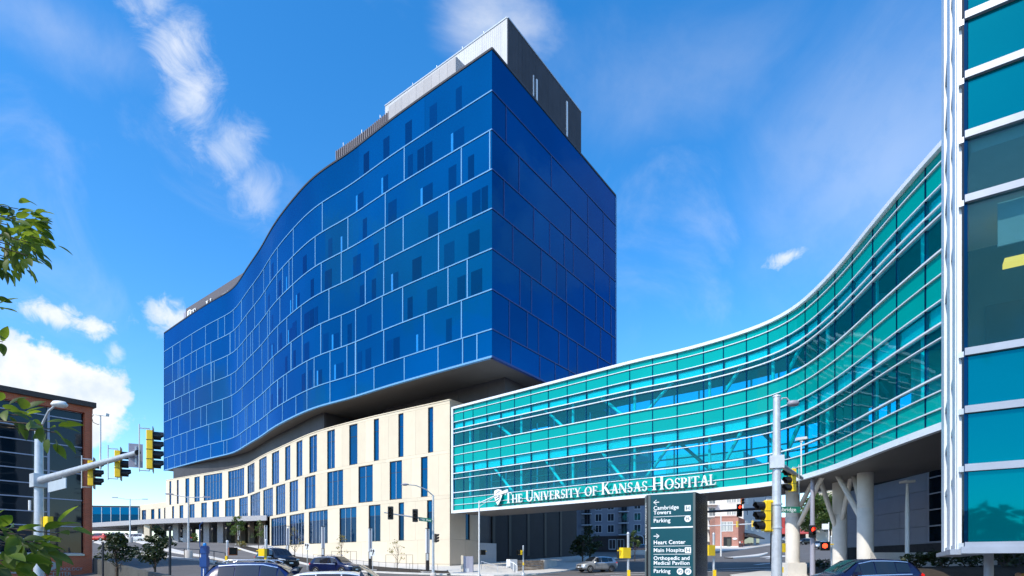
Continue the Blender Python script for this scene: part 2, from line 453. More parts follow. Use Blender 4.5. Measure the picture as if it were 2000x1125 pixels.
class MB:
    def __init__(self):
        self.v, self.f, self.sm = [], [], []

    def add(self, vs, fs, smooth=False):
        n = len(self.v)
        self.v += [tuple(p) for p in vs]
        self.f += [tuple(i + n for i in q) for q in fs]
        self.sm += [smooth] * len(fs)
        return self

    def box(self, x0, x1, y0, y1, z0, z1, M=None):
        vs = [Vector((x, y, z)) for z in (z0, z1) for y in (y0, y1) for x in (x0, x1)]
        if M is not None:
            vs = [M @ p for p in vs]
        self.add(vs, [(0, 2, 3, 1), (4, 5, 7, 6), (0, 1, 5, 4), (2, 6, 7, 3), (0, 4, 6, 2), (1, 3, 7, 5)])
        return self

    def tube(self, pts, r, n=8, cap=True):
        """tube along points; r one radius or one per point"""
        pts = [Vector(p) for p in pts]
        rs = r if isinstance(r, (list, tuple)) else [r] * len(pts)
        vs, fs = [], []
        ref = None
        for i, p in enumerate(pts):
            t = (pts[min(i + 1, len(pts) - 1)] - pts[max(i - 1, 0)]).normalized()
            if ref is None:
                ref = Vector((1, 0, 0)) if abs(t.x) < .9 else Vector((0, 1, 0))
            a = (ref - t * ref.dot(t)).normalized()
            b = t.cross(a)
            ref = a
            for k in range(n):
                th = 2 * math.pi * k / n
                vs.append(p + a * math.cos(th) * rs[i] + b * math.sin(th) * rs[i])
        for i in range(len(pts) - 1):
            for k in range(n):
                k2 = (k + 1) % n
                fs.append((i * n + k, i * n + k2, (i + 1) * n + k2, (i + 1) * n + k))
        self.add(vs, fs, True)
        if cap:
            m = len(pts) - 1
            self.add([vs[k] for k in range(n)], [tuple(reversed(range(n)))])
            self.add([vs[m * n + k] for k in range(n)], [tuple(range(n))])
        return self

    def lathe(self, prof, n=16, M=None):
        vs, fs = [], []
        for r, z in prof:
            for k in range(n):
                th = 2 * math.pi * k / n
                p = Vector((r * math.cos(th), r * math.sin(th), z))
                vs.append(M @ p if M is not None else p)
        for i in range(len(prof) - 1):
            for k in range(n):
                k2 = (k + 1) % n
                fs.append((i * n + k, i * n + k2, (i + 1) * n + k2, (i + 1) * n + k))
        self.add(vs, fs, True)
        self.add(vs[:n], [tuple(reversed(range(n)))])
        self.add(vs[-n:], [tuple(range(n))])
        return self

    def prism(self, poly, z0, z1, M=None):
        """poly in xy, extruded in z"""
        n = len(poly)
        vs = [Vector((x, y, z0)) for x, y in poly] + [Vector((x, y, z1)) for x, y in poly]
        if M is not None:
            vs = [M @ p for p in vs]
        fs = [tuple(reversed(range(n))), tuple(range(n, 2 * n))]
        fs += [(i, (i + 1) % n, n + (i + 1) % n, n + i) for i in range(n)]
        return self.add(vs, fs)

    def mesh(self, name):
        me = bpy.data.meshes.new(name)
        me.from_pydata(self.v, [], self.f)
        me.polygons.foreach_set('use_smooth', self.sm)
        me.update()
        return me

    def build(self, name, material, parent=None, kind=None):
        """one mesh object; the points are given in world space and moved into the frame of the root thing"""
        root = parent
        while root is not None and root.parent is not None:
            root = root.parent
        if root is not None and root.type == 'EMPTY':
            inv = (Matrix.Translation(root.location) @ Matrix.Rotation(root.rotation_euler.z, 4, 'Z')).inverted()
            self.v = [tuple(inv @ Vector(p)) for p in self.v]
        o = bpy.data.objects.new(name, self.mesh(name))
        o.data.materials.append(MT[material] if isinstance(material, str) else material)
        C.objects.link(o)
        if parent is not None:
            o.parent = parent
        if kind:
            o['kind'] = kind
        return o


def tag(o, label=None, cat=None, group=None, kind=None):
    for k, v in (('label', label), ('category', cat), ('group', group), ('kind', kind)):
        if v:
            o[k] = v
    return o


def thing(name, label, cat, loc=(0, 0, 0), rz=0.0, group=None):
    o = bpy.data.objects.new(name, None)
    o.empty_display_size = .3
    o.location = loc
    o.rotation_euler = (0, 0, rz)
    C.objects.link(o)
    return tag(o, label, cat, group)


def shared(name, mesh, parent, M):
    """another object on a shared mesh, placed with a matrix in its root's frame"""
    o = bpy.data.objects.new(name, mesh)
    o.matrix_local = M
    C.objects.link(o)
    o.parent = parent
    return o


def X(px, D):
    return (px - CX) / F * D


def Z(py, D):
    return EYE + (HY - py) / F * D


def P(px, py, D):
    return Vector((X(px, D), D, Z(py, D)))


class Path:
    """a plan curve, resampled every 0.5 m, with outward normals on the viewer's side"""

    def __init__(self, pts, smooth=0.0, step=.5):
        p = np.array(pts, float)
        d = np.r_[0, np.cumsum(np.hypot(*np.diff(p, axis=0).T))]
        n = max(2, int(d[-1] / step) + 1)
        s = np.linspace(0, d[-1], n)
        q = np.c_[np.interp(s, d, p[:, 0]), np.interp(s, d, p[:, 1])]
        if smooth:
            k = int(smooth / step)
            ker = np.exp(-.5 * (np.arange(-3 * k, 3 * k + 1) / k) ** 2)
            ker /= ker.sum()
            m = 3 * k
            lo = 2 * q[0] - q[1:m + 1][::-1] if len(q) > m else None
            hi = 2 * q[-1] - q[-m - 1:-1][::-1]
            qq = np.vstack([lo, q, hi])
            q = np.c_[np.convolve(qq[:, 0], ker, 'valid'), np.convolve(qq[:, 1], ker, 'valid')]
        self.s = np.r_[0, np.cumsum(np.hypot(*np.diff(q, axis=0).T))]
        self.q = q
        self.L = self.s[-1]
        t = np.gradient(q, axis=0)
        t /= np.hypot(t[:, 0], t[:, 1])[:, None]
        self.t = t

    def at(self, s, o=0.0):
        s = float(s)
        x = np.interp(s, self.s, self.q[:, 0])
        y = np.interp(s, self.s, self.q[:, 1])
        tx = np.interp(s, self.s, self.t[:, 0])
        ty = np.interp(s, self.s, self.t[:, 1])
        if s < 0 or s > self.L:
            e = s if s < 0 else s - self.L
            x += tx * e
            y += ty * e
        l = math.hypot(tx, ty)
        return x + ty / l * o, y - tx / l * o

    def tan(self, s):
        return (float(np.interp(s, self.s, self.t[:, 0])), float(np.interp(s, self.s, self.t[:, 1])))

    def px(self, px):
        k = (px - CX) / F
        f = self.q[:, 0] - k * self.q[:, 1]
        i = np.where(np.diff(np.sign(f)) != 0)[0]
        if len(i) == 0:
            return 0.0 if abs(f[0]) < abs(f[-1]) else self.L
        i = i[0]
        w = f[i] / (f[i] - f[i + 1])
        return float(self.s[i] + w * (self.s[i + 1] - self.s[i]))

    def line(self, n=None):
        return [tuple(p) for p in self.q]


def slab(mb, path, s0, s1, z0, z1, o0, o1, step=1.2):
    """a block that follows the path between two stations, heights and offsets (o1 the outer face)"""
    n = max(1, int(math.ceil((s1 - s0) / step)))
    vs, fs = [], []
    for i in range(n + 1):
        s = s0 + (s1 - s0) * i / n
        a = path.at(s, o0)
        b = path.at(s, o1)
        vs += [(a[0], a[1], z0), (b[0], b[1], z0), (b[0], b[1], z1), (a[0], a[1], z1)]
    for i in range(n):
        k, m = i * 4, i * 4 + 4
        for j in range(4):
            j2 = (j + 1) % 4
            fs.append((k + j, m + j, m + j2, k + j2))
    fs.append((0, 1, 2, 3))
    fs.append((n * 4 + 3, n * 4 + 2, n * 4 + 1, n * 4))
    return mb.add(vs, fs, False)


def text_mesh(s, size, depth=.01, align='LEFT', bold=0.0, spacing=1.0):
    cu = bpy.data.curves.new('text', 'FONT')
    cu.body = s
    cu.size = size
    cu.extrude = depth
    cu.offset = bold
    cu.align_x = align
    cu.space_character = spacing
    cu.resolution_u = 3
    o = bpy.data.objects.new('text', cu)
    C.objects.link(o)
    bpy.context.view_layer.update()
    dg = bpy.context.evaluated_depsgraph_get()
    me = bpy.data.meshes.new_from_object(o.evaluated_get(dg))
    bpy.data.objects.remove(o)
    bpy.data.curves.remove(cu)
    return me


def frame_m(origin, xdir, up=(0, 0, 1)):
    """matrix whose x runs along xdir, y up, z out of the face"""
    x = Vector(xdir).normalized()
    y = Vector(up).normalized()
    z = x.cross(y)
    return Matrix(((x.x, y.x, z.x, origin[0]), (x.y, y.y, z.y, origin[1]), (x.z, y.z, z.z, origin[2]), (0, 0, 0, 1)))


def lettering(name, s, size, M, material, parent, depth=.01, align='LEFT', bold=0.0, spacing=1.0):
    me = text_mesh(s, size, depth, align, bold, spacing)
    root = parent
    while root.parent is not None:
        root = root.parent
    inv = (Matrix.Translation(root.location) @ Matrix.Rotation(root.rotation_euler.z, 4, 'Z')).inverted()
    me.transform(inv @ M)
    o = bpy.data.objects.new(name, me)
    me.materials.clear()
    me.materials.append(MT[material])
    C.objects.link(o)
    o.parent = parent
    return o


# ------------------------------------------------------------------ terrain
CTRL = [(-2, 0, 0), (-13, 18, 0.0), (-22, 26, .35), (0, 25, 0), (15, 20, 0), (20, 26, .1), (9, 60, .53), (-7.4, 66, .9), (-19, 60, .6),
        (-16, 50, .40), (-40, 60, 2.3), (-31, 35, 0.0), (-24, 29, .0), (-17, 23, 0), (-38, 28, 0), (-27, 47, 1.75), (-20, 36, .9), (-47, 104, 4.9), (-31, 87, 2.7), (-20, 76, 1.7), (-11, 70, 1.15),
        (-70, 110, 5.3), (-85, 115, 5.8), (-34, 60, 2.05), (-59, 89, 4.7), (-22.5, 65, 1.19), (-15.9, 60, .69), (-7.2, 57, .33),
        (-44, 92, 3.9), (-33, 78, 2.3), (54, 140, 5.2), (24, 44, .5), (30, 70, 1.75), (20, 50, .7), (22, 100, 2.8), (45, 100, 2.9),
        (40, 60, 1.5), (60, 200, 8.5), (100, 200, 9.0), (150, 300, 12), (0, 150, 5), (-60, 160, 7), (-120, 140, 7.5), (-50, 40, .6),
        (40, 25, .6), (0, -30, 0), (40, -20, 0), (-40, -20, 0), (-120, 40, 3.5), (110, 60, 3.0), (-60, 10, .8), (250, 420, 16), (-200, 300, 9), (150, 0, 1),
        (-200, 0, 2), (0, 420, 10)]
_c = np.array(CTRL, float)
_CC = 9.0


def _phi(r2):
    return np.sqrt(r2 + _CC * _CC)


_A = _phi(((_c[:, None, :2] - _c[None, :, :2]) ** 2).sum(-1)) + np.eye(len(_c)) * -.35
_n = len(_c)
_M = np.zeros((_n + 1, _n + 1))
_M[:_n, :_n] = _A
_M[:_n, _n] = 1
_M[_n, :_n] = 1
_w = np.linalg.solve(_M, np.r_[_c[:, 2], 0])


def ground_many(xy):
    xy = np.asarray(xy, float)
    r2 = ((xy[:, None, :] - _c[None, :, :2]) ** 2).sum(-1)
    z = _phi(r2) @ _w[:_n] + _w[_n]
    d = np.hypot(xy[:, 0], xy[:, 1] - 60)
    f = np.clip((d - 380) / 300, 0, 1)
    return z * (1 - f) + 8 * f


def g(x, y):
    return float(ground_many([(x, y)])[0])


def grid_mesh(xs, ys, h=0.0):
    xy = np.array([(x, y) for y in ys for x in xs])
    z = ground_many(xy) + h
    nx = len(xs)
    mb = MB()
    fs = [(j * nx + i, j * nx + i + 1, (j + 1) * nx + i + 1, (j + 1) * nx + i) for j in range(len(ys) - 1) for i in range(nx - 1)]
    mb.add([(*a, b) for a, b in zip(xy, z)], fs, True)
    return mb


gx = np.r_[-3000, -1500, -700, -400, -250, -180, np.arange(-130, 112, 2.0), 150, 200, 300, 500, 1000, 3000]
gy = np.r_[-2500, -900, -300, -120, -60, np.arange(-30, 170, 2.0), np.arange(170, 300, 10), 340, 420, 600, 1000, 3500]
tag(grid_mesh(gx, gy).build('ground', 'asphalt'), kind='structure')


def resample(pts, n):
    p = np.array(pts, float)
    d = np.r_[0, np.cumsum(np.hypot(*np.diff(p, axis=0).T))]
    s = np.linspace(0, d[-1], n)
    return np.c_[np.interp(s, d, p[:, 0]), np.interp(s, d, p[:, 1])]


def strip(name, A, B, h, material, kind='structure', skirt=0.0, nw=6):
    """a sheet between two plan lines that rides h above the terrain (a skirt makes a real kerb step)"""
    A, B = np.array(A, float), np.array(B, float)
    ln = max(np.hypot(*np.diff(A, axis=0).T).sum(), np.hypot(*np.diff(B, axis=0).T).sum())
    n = max(3, int(ln / 1.5) + 1)
    a, b = resample(A, n), resample(B, n)
    rows = [a + (b - a) * k / nw for k in range(nw + 1)]
    pts = np.vstack(rows)
    z = ground_many(pts) + h
    mb = MB()
    fs = [(k * n + i, k * n + i + 1, (k + 1) * n + i + 1, (k + 1) * n + i) for k in range(nw) for i in range(n - 1)]
    v = [(*p, q) for p, q in zip(pts, z)]
    mb.add(v, fs, True)
    if skirt:
        for row in (0, nw):
            e = v[row * n:(row + 1) * n]
            lo = [(x, y, q - skirt) for x, y, q in e]
            mb.add(e + lo, [(i, i + 1, n + i + 1, n + i) for i in range(n - 1)])
    return tag(mb.build(name, material), kind=kind)

# ------------------------------------------------------------------ hospital: plan curves read off the eaves
TZ1 = EYE + 55.55           # top of the blue tower
PZ1 = EYE + 19.3            # top of the cream podium


def from_eave(pts, zrel):
    return [(X(px, zrel * F / (HY - py)), zrel * F / (HY - py)) for px, py in pts]


tower = Path(from_eave([(320.5, 650.6), (385, 605.8), (423.7, 582), (453.5, 567.4), (464, 554.6), (483, 522.6), (513, 480), (530, 445), (560, 404),
                        (600, 356), (625, 333), (681, 300.8), (746.5, 245.7), (850, 171.5), (961, 94.6)], 55.55), 3.0)
tright = Path([tower.q[-1], (15.7, 86.9)])
podium = Path(from_eave([(324.5, 938), (398, 925.7), (444, 918), (478, 910.4), (514.7, 888.9), (545.4, 875), (594.5, 852), (622, 841.3), (655, 832.8),
                         (728.8, 813.7), (800, 798.5), (878.5, 781.5)], 19.3), 3.0)
pc = podium.q[-1]
RD = np.array([.583, .812])
pright = Path([pc, pc + RD * 5.6])

hosp = thing('hospital_building', 'large hospital with wavy blue glass tower above a cream podium', 'hospital', (-20, 76, 0))

# tower core behind the glass
HB = [(tower.at(s, -.3)) for s in np.arange(.3, tower.L - .6, 2.0)] + [tower.at(tower.L - .5, -.3)]
back = [(x + RD[0] * 30.3, y + RD[1] * 30.3) for x, y in HB]
core = [(x + .08, y + .1) for x, y in HB] + back[::-1]
ZB = EYE + 22.27
mb = MB()
n = len(HB)
vs = [(x, y, z) for z in (ZB + .06, TZ1 - .35) for x, y in HB + back]
fs = []
for i in range(n - 1):
    fs.append((i, i + 1, n + i + 1, n + i))
    fs.append((2 * n + i, 3 * n + i, 3 * n + i + 1, 2 * n + i + 1))
    fs.append((i, 2 * n + i, 2 * n + i + 1, i + 1))
    fs.append((n + i, n + i + 1, 3 * n + i + 1, 3 * n + i))
fs += [(0, n, 3 * n, 2 * n), (n - 1, 3 * n - 1, 4 * n - 1, 2 * n - 1)]
mb.add(vs, fs)
mb.build('tower_core', 'seam', hosp)
# underside
mb = MB()
sof = [(x, y, ZB) for x, y in [tower.at(s, -.02) for s in np.arange(0, tower.L, 2.0)] + [tower.at(tower.L, -.02)]]
sofb = [(x + RD[0] * 30.3, y + RD[1] * 30.3, z) for x, y, z in sof]
m_ = len(sof)
mb.add(sof + sofb, [(i, m_ + i, m_ + i + 1, i + 1) for i in range(m_ - 1)])
mb.build('soffit', 'soffit', hosp)

ROWS = [55.5, 51.0, 46.8, 42.5, 38.25, 33.9, 29.5, 25.2, 22.27]
VERT = {1: [630, 790], 2: [616, 680, 753, 901.5, 957], 3: [581, 628, 667, 752, 788, 877], 4: [643, 714, 750, 857, 581],
        5: [627, 667, 695, 747, 787, 875.5, 913], 6: [600, 614, 645, 678, 695, 750, 829, 901.6], 7: [600, 645, 695, 731, 790, 856, 904, 932],
        0: [700, 830]}
random.seed(5)


def tower_rows(path, verts, glass, mull, wide, is_left):
    for r in range(8):
        z1, z0 = EYE + ROWS[r], EYE + ROWS[r + 1]
        ss = sorted(verts[r])
        edges = [0.0] + ss + [path.L]
        for i in range(len(edges) - 1):
            a, b = edges[i] + .012, edges[i + 1] - .012
            mbp = MB()
            slab(mbp, path, a, b, z0 + .015, z1 - .015, -.06, random.uniform(-.006, .006), 1.3)
            pane = mbp.build('glass_panel', glass, hosp)
            if is_left and r < 8:
                # darker sight panes and pale blinds seen through the tinted skin
                s = a + random.uniform(.4, 1.6)
                near = path.at((a + b) / 2)[1] < 96
                while near and s < b - 1.0 and r < 7:
                    w = random.choice((.9, 1.2, 1.6))
                    k = random.random()
                    if k < .55 and s + w < b - .2:
                        slab(mbp := MB(), path, s, s + w, z0 + .15, z0 + 2.75, -.01, .012)
                        mbp.build('sight_pane', 'vision', pane)
                    elif k < .66 and r > 0:
                        slab(mbp := MB(), path, s, s + .34, z0 + .15, z0 + 2.2, -.01, .012)
                        mbp.build('blind', 'cyan_strip', pane)
                        if s + .5 + w < b - .2:
                            slab(mbp := MB(), path, s + .42, s + .42 + w, z0 + .15, z0 + 2.2, -.01, .012)
                            mbp.build('sight_pane', 'vision', pane)
                    s += w + random.choice((.15, .8, 1.9, 3.0))
        for s in ss:
            if r == 0 and is_left:
                continue
            w = wide * (2.0 if is_left and random.random() < .06 else 1.0)
            slab(mbp := MB(), path, s - w / 2, s + w / 2, z0 + .07, z1 - .07, -.04, .05)
            mbp.build('mullion', mull, hosp)
        if r < 7:
            slab(mbp := MB(), path, 0, path.L, z0 - .065, z0 + .065, -.04, .075, 1.3)
            mbp.build('transom', mull, hosp)
    slab(mbp := MB(), path, 0, path.L, EYE + ROWS[8] - .14, EYE + ROWS[8] + .07, -.3, .09, 1.3)
    mbp.build('bottom_trim', mull, hosp)
    slab(mbp := MB(), path, 0, path.L, TZ1 - .12, TZ1 + .12, -.6, .08, 1.3)
    mbp.build('parapet_cap', 'dark_metal', hosp)


lv = {}
s600 = tower.px(598)
for r in range(8):
    v = [tower.px(p) for p in VERT[r] if p > 598]
    s = random.uniform(1.5, 7)
    pat = [5.6, 4.2, 2.8, 7.0, 1.4, 5.6, 4.2, 8.4]
    while s < s600 - 1.2 and r > 0:
        v.append(s)
        s += random.choice(pat) * (1.0 if s > 12 else .8)
    lv[r] = v
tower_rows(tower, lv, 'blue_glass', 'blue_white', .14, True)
rv = {}
for r in range(8):
    v = []
    s = random.uniform(2, 6) if r > 0 else 99
    while s < tright.L - 1:
        v.append(s)
        s += random.choice((2.4, 3.6, 4.8, 6.0, 3.6)) * (2.0 if r < 3 else 1)
    rv[r] = v
tower_rows(tright, rv, 'blue_glass', 'shaded_blue', .13, False)
# bright trims at the two free vertical edges
slab(mbp := MB(), tower, -.10, .12, ZB - .14, TZ1, -.2, .10)
mbp.build('corner_trim', 'blue_white', hosp)
slab(mbp := MB(), tright, tright.L - .05, tright.L + .22, ZB - .14, TZ1, -.3, .10)
mbp.build('corner_trim', 'blue_white', hosp)
# far end wall and back of the tower
mb = MB()
e0, e1 = tower.at(-.02, -.2), back[0]
mb.add([(e0[0] - .05, e0[1], ZB), (e1[0] - .05, e1[1], ZB), (e1[0] - .05, e1[1], TZ1), (e0[0] - .05, e0[1], TZ1)], [(0, 1, 2, 3)])
mb.build('end_wall', 'blue_glass', hosp)

# roof: penthouse of pale ribbed panels, charcoal on the shaded flank
PH = 62.75 + EYE
A_, B_, C_ = np.array((-.53, 66.0)), np.array((-17.4, 78.8)), np.array((9.6, 79.9))
pl = Path([B_, A_])
pr_ = Path([A_, C_])
zr = TZ1 - .4
D_ = B_ + (C_ - A_)
mb = MB()
mb.prism([tuple(A_ + (.05, .25)), tuple(C_ + (-.2, .1)), tuple(D_), tuple(B_ + (.2, .1))], zr, PH - .05)
pent = mb.build('penthouse', 'penthouse', hosp)
k = 0
s = 0
while s < pl.L - .1:
    w = min(2.9, pl.L - s)
    slab(mbp := MB(), pl, s + .008, s + w - .008, zr, PH - .15, -.1, .05 + .004 * (k % 2))
    for q in np.arange(s + .1, s + w - .12, .29):
        slab(mbp, pl, q, q + .05, zr, PH - .16, .04, .075)
    mbp.build('wall_panel', 'penthouse', pent)
    s += w
    k += 1
s = 0
while s < pr_.L - .1:
    w = min(2.9, pr_.L - s)
    slab(mbp := MB(), pr_, s + .008, s + w - .008, zr, PH - .15, -.1, .05)
    for q in np.arange(s + .1, s + w - .12, .29):
        slab(mbp, pr_, q, q + .05, zr, PH - .16, .04, .07)
    mbp.build('wall_panel', 'dark_metal', pent)
    s += w
for px, w in ((1046, .25), (1040, .12), (1105, .3)):
    s = pr_.px(px)
    slab(mbp := MB(), pr_, s, s + w, zr, PH - (3.2 if px < 1100 else 1.2), -.02, .16)
    mbp.build('pipe_cover', 'white_metal', pent)
for p_ in (pl, pr_):
    slab(mbp := MB(), p_, 0, p_.L, PH - .15, PH, -.5, .12)
    mbp.build('parapet_cap', 'alu', pent)
for px in (942, 900, 850, 803):
    s = pl.px(px)
    x, y = pl.at(s, -.3)
    mb = MB().tube([(x, y, PH), (x, y, PH + .7)], .05, 6)
    mb.build('roof_vent', 'alu', pent)
# lower plant screen along the edge, pale metal then brown louvres
sa, sb, scc = tower.px(877), tower.px(745), tower.px(640)
slab(mbp := MB(), tower, sb, sa, TZ1 - .3, EYE + 58.9, -3.0, -1.2)
scr = mbp.build('plant_screen', 'siding2', hosp)
for i in range(9):
    a, b = sb + (sa - sb) * i / 9, sb + (sa - sb) * (i + 1) / 9
    slab(mbp := MB(), tower, a + .01, b - .01, TZ1 - .3, EYE + 58.8, -1.21, -1.13)
    mbp.build('wall_panel', 'siding2', scr)
slab(mbp := MB(), tower, scc, sb - .02, TZ1 - .3, EYE + 58.5, -2.4, -1.4, 1.0)
lou = mbp.build('louvre_screen', 'louvre', hosp)
for s in np.arange(scc + .1, sb - .2, .42):
    slab(mbp := MB(), tower, s, s + .16, TZ1 - .3, EYE + 58.45, -1.42, -1.24)
    mbp.build('slat', 'louvre', lou)
for s in np.arange(scc + 1, sa, 4.0):
    x, y = tower.at(s, -1.9)
    MB().tube([(x, y, EYE + 58.4), (x, y, EYE + 59.6)], .06, 6).build('roof_vent', 'alu', hosp)
# sign block at the far end of the roof
SB = Path([(-76.2, 134.0), (-54.6, 117.0)])
mb = MB()
slab(mb, SB, 0, SB.L, TZ1 - .4, EYE + 59.2, -4, 0, 40)
sgb = mb.build('roof_sign_wall', 'sign_wall', hosp)
slab(mbp := MB(), SB, -2.2, -.02, TZ1 - .4, EYE + 59.0, -4, -.4, 40)
mbp.build('wall_panel', 'siding', sgb)
slab(mbp := MB(), SB, -1.0, 13.5, EYE + 57, EYE + 60.4, -6, -3.5, 40)
mbp.build('wall_panel', 'siding2', sgb)

# recessed charcoal storey between tower and podium
DZ0, DZ1 = PZ1 - .9, ZB - .01
s622 = podium.px(622)
dark = Path([podium.at(s, -.9) for s in np.arange(1.5, s622, 1.0)] + [podium.at(s622, -.9)])
s = 0
while s < dark.L - .05:
    w = min(4.0, dark.L - s)
    slab(mbp := MB(), dark, s + .006, s + w - .006, DZ0, DZ1, -.4, 0)
    mbp.build('cladding_panel', 'dark_metal', hosp)
    s += w
q0 = np.array(dark.q[-1])
turn = Path([q0, q0 + RD * 11])
slab(mbp := MB(), turn, 0, turn.L, DZ0, DZ1, -.3, 0)
mbp.build('cladding_panel', 'dark_metal', hosp)
rec = Path([q0 + RD * 9.0, (-18.6, 83.4), (-.86, 69.0)])
s = 0
while s < rec.L - .05:
    w = min(5.0, rec.L - s)
    slab(mbp := MB(), rec, s + .02, s + w - .02, DZ0, DZ1, -.3, 0)
    mbp.build('cladding_panel', 'dark_metal', hosp)
    s += w
rec2 = Path([(-.86, 69.0), (-.86 + RD[0] * 26, 69 + RD[1] * 26)])
s = 0
while s < rec2.L - .05:
    w = min(5.0, rec2.L - s)
    slab(mbp := MB(), rec2, s + .02, s + w - .02, DZ0, DZ1, -.3, 0)
    mbp.build('cladding_panel', 'dark_metal', hosp)
    s += w

# ------------------------------------------------------------------ podium
S525 = podium.px(527)
zT0, zT1, zM0, zM1, zL0, zL1 = [EYE + v for v in (13.4, 18.95, 8.05, 13.0, 2.75, 7.6)]
mb = MB()
slab(mb, podium, 0, podium.L - .3, EYE + 8.0, PZ1 - .15, -2.0, -.3)
mb.build('podium_core', 'stone_joint', hosp)
slab(mbp := MB(), podium, S525 + .05, podium.L - .3, -3, EYE + 8.0, -2.0, -.3)
mbp.build('podium_core', 'stone_joint', hosp)
mb = MB()
rf = [podium.at(s, -.3) for s in np.arange(0, podium.L, 2.0)] + [podium.at(podium.L, -.3)]
rb = [(x + RD[0] * 34, y + RD[1] * 34) for x, y in rf]
m_ = len(rf)
mb.add([(x, y, PZ1 - .35) for x, y in rf + rb], [(i, i + 1, m_ + i + 1, m_ + i) for i in range(m_ - 1)])
mb.build('podium_roof', 'concrete', hosp)

WT = [(330.7, 334.4), (345.4, 349), (362, 369.6), (379.7, 390), (398, 434), (445.7, 477), (483.4, 497), (506, 520.8), (531, 545), (556.7, 567),
      (579, 590.5), (604, 619), (639, 654), (682, 698), (730, 740), (778, 788), (836, 846)]
WM = [(300, 302.5), (310.4, 314.4), (321.5, 324.5), (336, 340), (350.6, 358), (370, 380), (393, 404), (415, 428), (439.5, 458.6), (467, 484), (489, 508), (514, 533), (539, 557),
      (565.6, 582), (595, 616), (639, 670), (700, 728), (761, 785), (822, 835)]
WL = [(529.5, 559), (565.6, 594), (603, 640), (663, 696), (720, 743), (778.5, 789), (834, 844)]


def window(path, a, b, z0, z1, glass, root):
    """bronze frame in a reveal, panes and thin silver mullions as sub-parts"""
    fw = .09
    mbp = MB()
    for aa, bb, c, d in ((a, a + fw, z0, z1), (b - fw, b, z0, z1), (a + fw, b - fw, z0, z0 + fw), (a + fw, b - fw, z1 - fw, z1)):
        slab(mbp, path, aa, bb, c, d, -.26, -.045)
    w = mbp.build('window', 'bronze', root)
    n = max(1, int(round((b - a) / 1.25)))
    zs = z0 + (z1 - z0) * .70
    for i in range(n):
        p0 = a + fw + (b - a - 2 * fw) * i / n
        p1 = a + fw + (b - a - 2 * fw) * (i + 1) / n
        o = -.15 + random.uniform(-.012, .012)
        slab(mbp := MB(), path, p0 + .01, p1 - .01, z0 + fw, zs - .02, -.25, o)
        mbp.build('pane', glass, w)
        slab(mbp := MB(), path, p0 + .01, p1 - .01, zs + .02, z1 - fw, -.25, o + .004)
        mbp.build('pane', 'pod_glass', w)
        if i:
            slab(mbp := MB(), path, p0 - .03, p0 + .03, z0 + fw, z1 - fw, -.2, -.07)
            mbp.build('mullion', 'alu', w)
    slab(mbp := MB(), path, a + fw, b - fw, zs - .025, zs + .025, -.24, -.125)
    mbp.build('transom', 'bronze', w)


def wall_row(path, sA, sB, wins, zw0, zw1, zb1, root, stone='stone', glass='pod_glass', maxw=3.2, base=None):
    """windows between full height stone panels, then a band of panels up to zb1"""
    wins = sorted(w for w in wins if w[0] > sA - .01 and w[1] < sB + .01)
    cur = sA
    for a, b in wins + [(sB, sB)]:
        if a - cur > .05:
            k = max(1, int(math.ceil((a - cur) / maxw)))
            for i in range(k):
                p0, p1 = cur + (a - cur) * i / k, cur + (a - cur) * (i + 1) / k
                slab(mbp := MB(), path, p0 + .007, p1 - .007, zw0 + .007, zw1 - .007, -.28, random.uniform(-.004, .004))
                mbp.build('wall_panel', stone, root)
        if b > a:
            window(path, a, b, zw0, zw1, glass, root)
        cur = b
    if zb1 > zw1 + .02:
        k = max(1, int(round((sB - sA) / 5.5)))
        for i in range(k):
            p0, p1 = sA + (sB - sA) * i / k, sA + (sB - sA) * (i + 1) / k
            slab(mbp := MB(), path, p0 + .007, p1 - .007, zw1 + .007, zb1 - .007, -.28, .004)
            mbp.build('band_panel', stone, root)


SS = lambda L: [(podium.px(a), podium.px(b)) for a, b in L]
Sw = podium.px(324.6)
wall_row(podium, 0, podium.L, SS(WT), zT0, zT1, PZ1, hosp)
wall_row(podium, 0, podium.L, SS([w for w in WM if w[0] > 326]), zM0, zM1, zT0, hosp)
wall_row(podium, S525, podium.L, SS(WL), zL0, zL1, zM0, hosp, glass='pod_glass2')
wall_row(podium, S525, podium.L, [], -1.5, zL0, zL0, hosp, maxw=5.5)
slab(mbp := MB(), podium, 0, podium.L, PZ1, PZ1 + .12, -.6, .07)
mbp.build('coping', 'stone', hosp)
# podium side return, half-light put into its tan colour, under and left of the bridge
wr = [(2.9, 3.75)]
wall_row(pright, .02, pright.L, [], zT0, zT1, PZ1, hosp, 'shade_tan_panel')
wall_row(pright, .02, pright.L, [], zM0, zM1, zT0, hosp, 'shade_tan_panel')
wall_row(pright, .02, pright.L, wr, zL0, zL1, zM0, hosp, 'shade_tan_panel', 'pod_glass2')
wall_row(pright, .02, pright.L, [], -1.5, zL0, zL0, hosp, 'shade_tan_panel')
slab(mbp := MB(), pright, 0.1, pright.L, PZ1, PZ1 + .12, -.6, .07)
mbp.build('coping', 'shade_tan_panel', hosp)
slab(mbp := MB(), pright, .05, pright.L, -2, PZ1 - .1, -1.5, -.29)
mbp.build('podium_core', 'stone_joint', hosp)
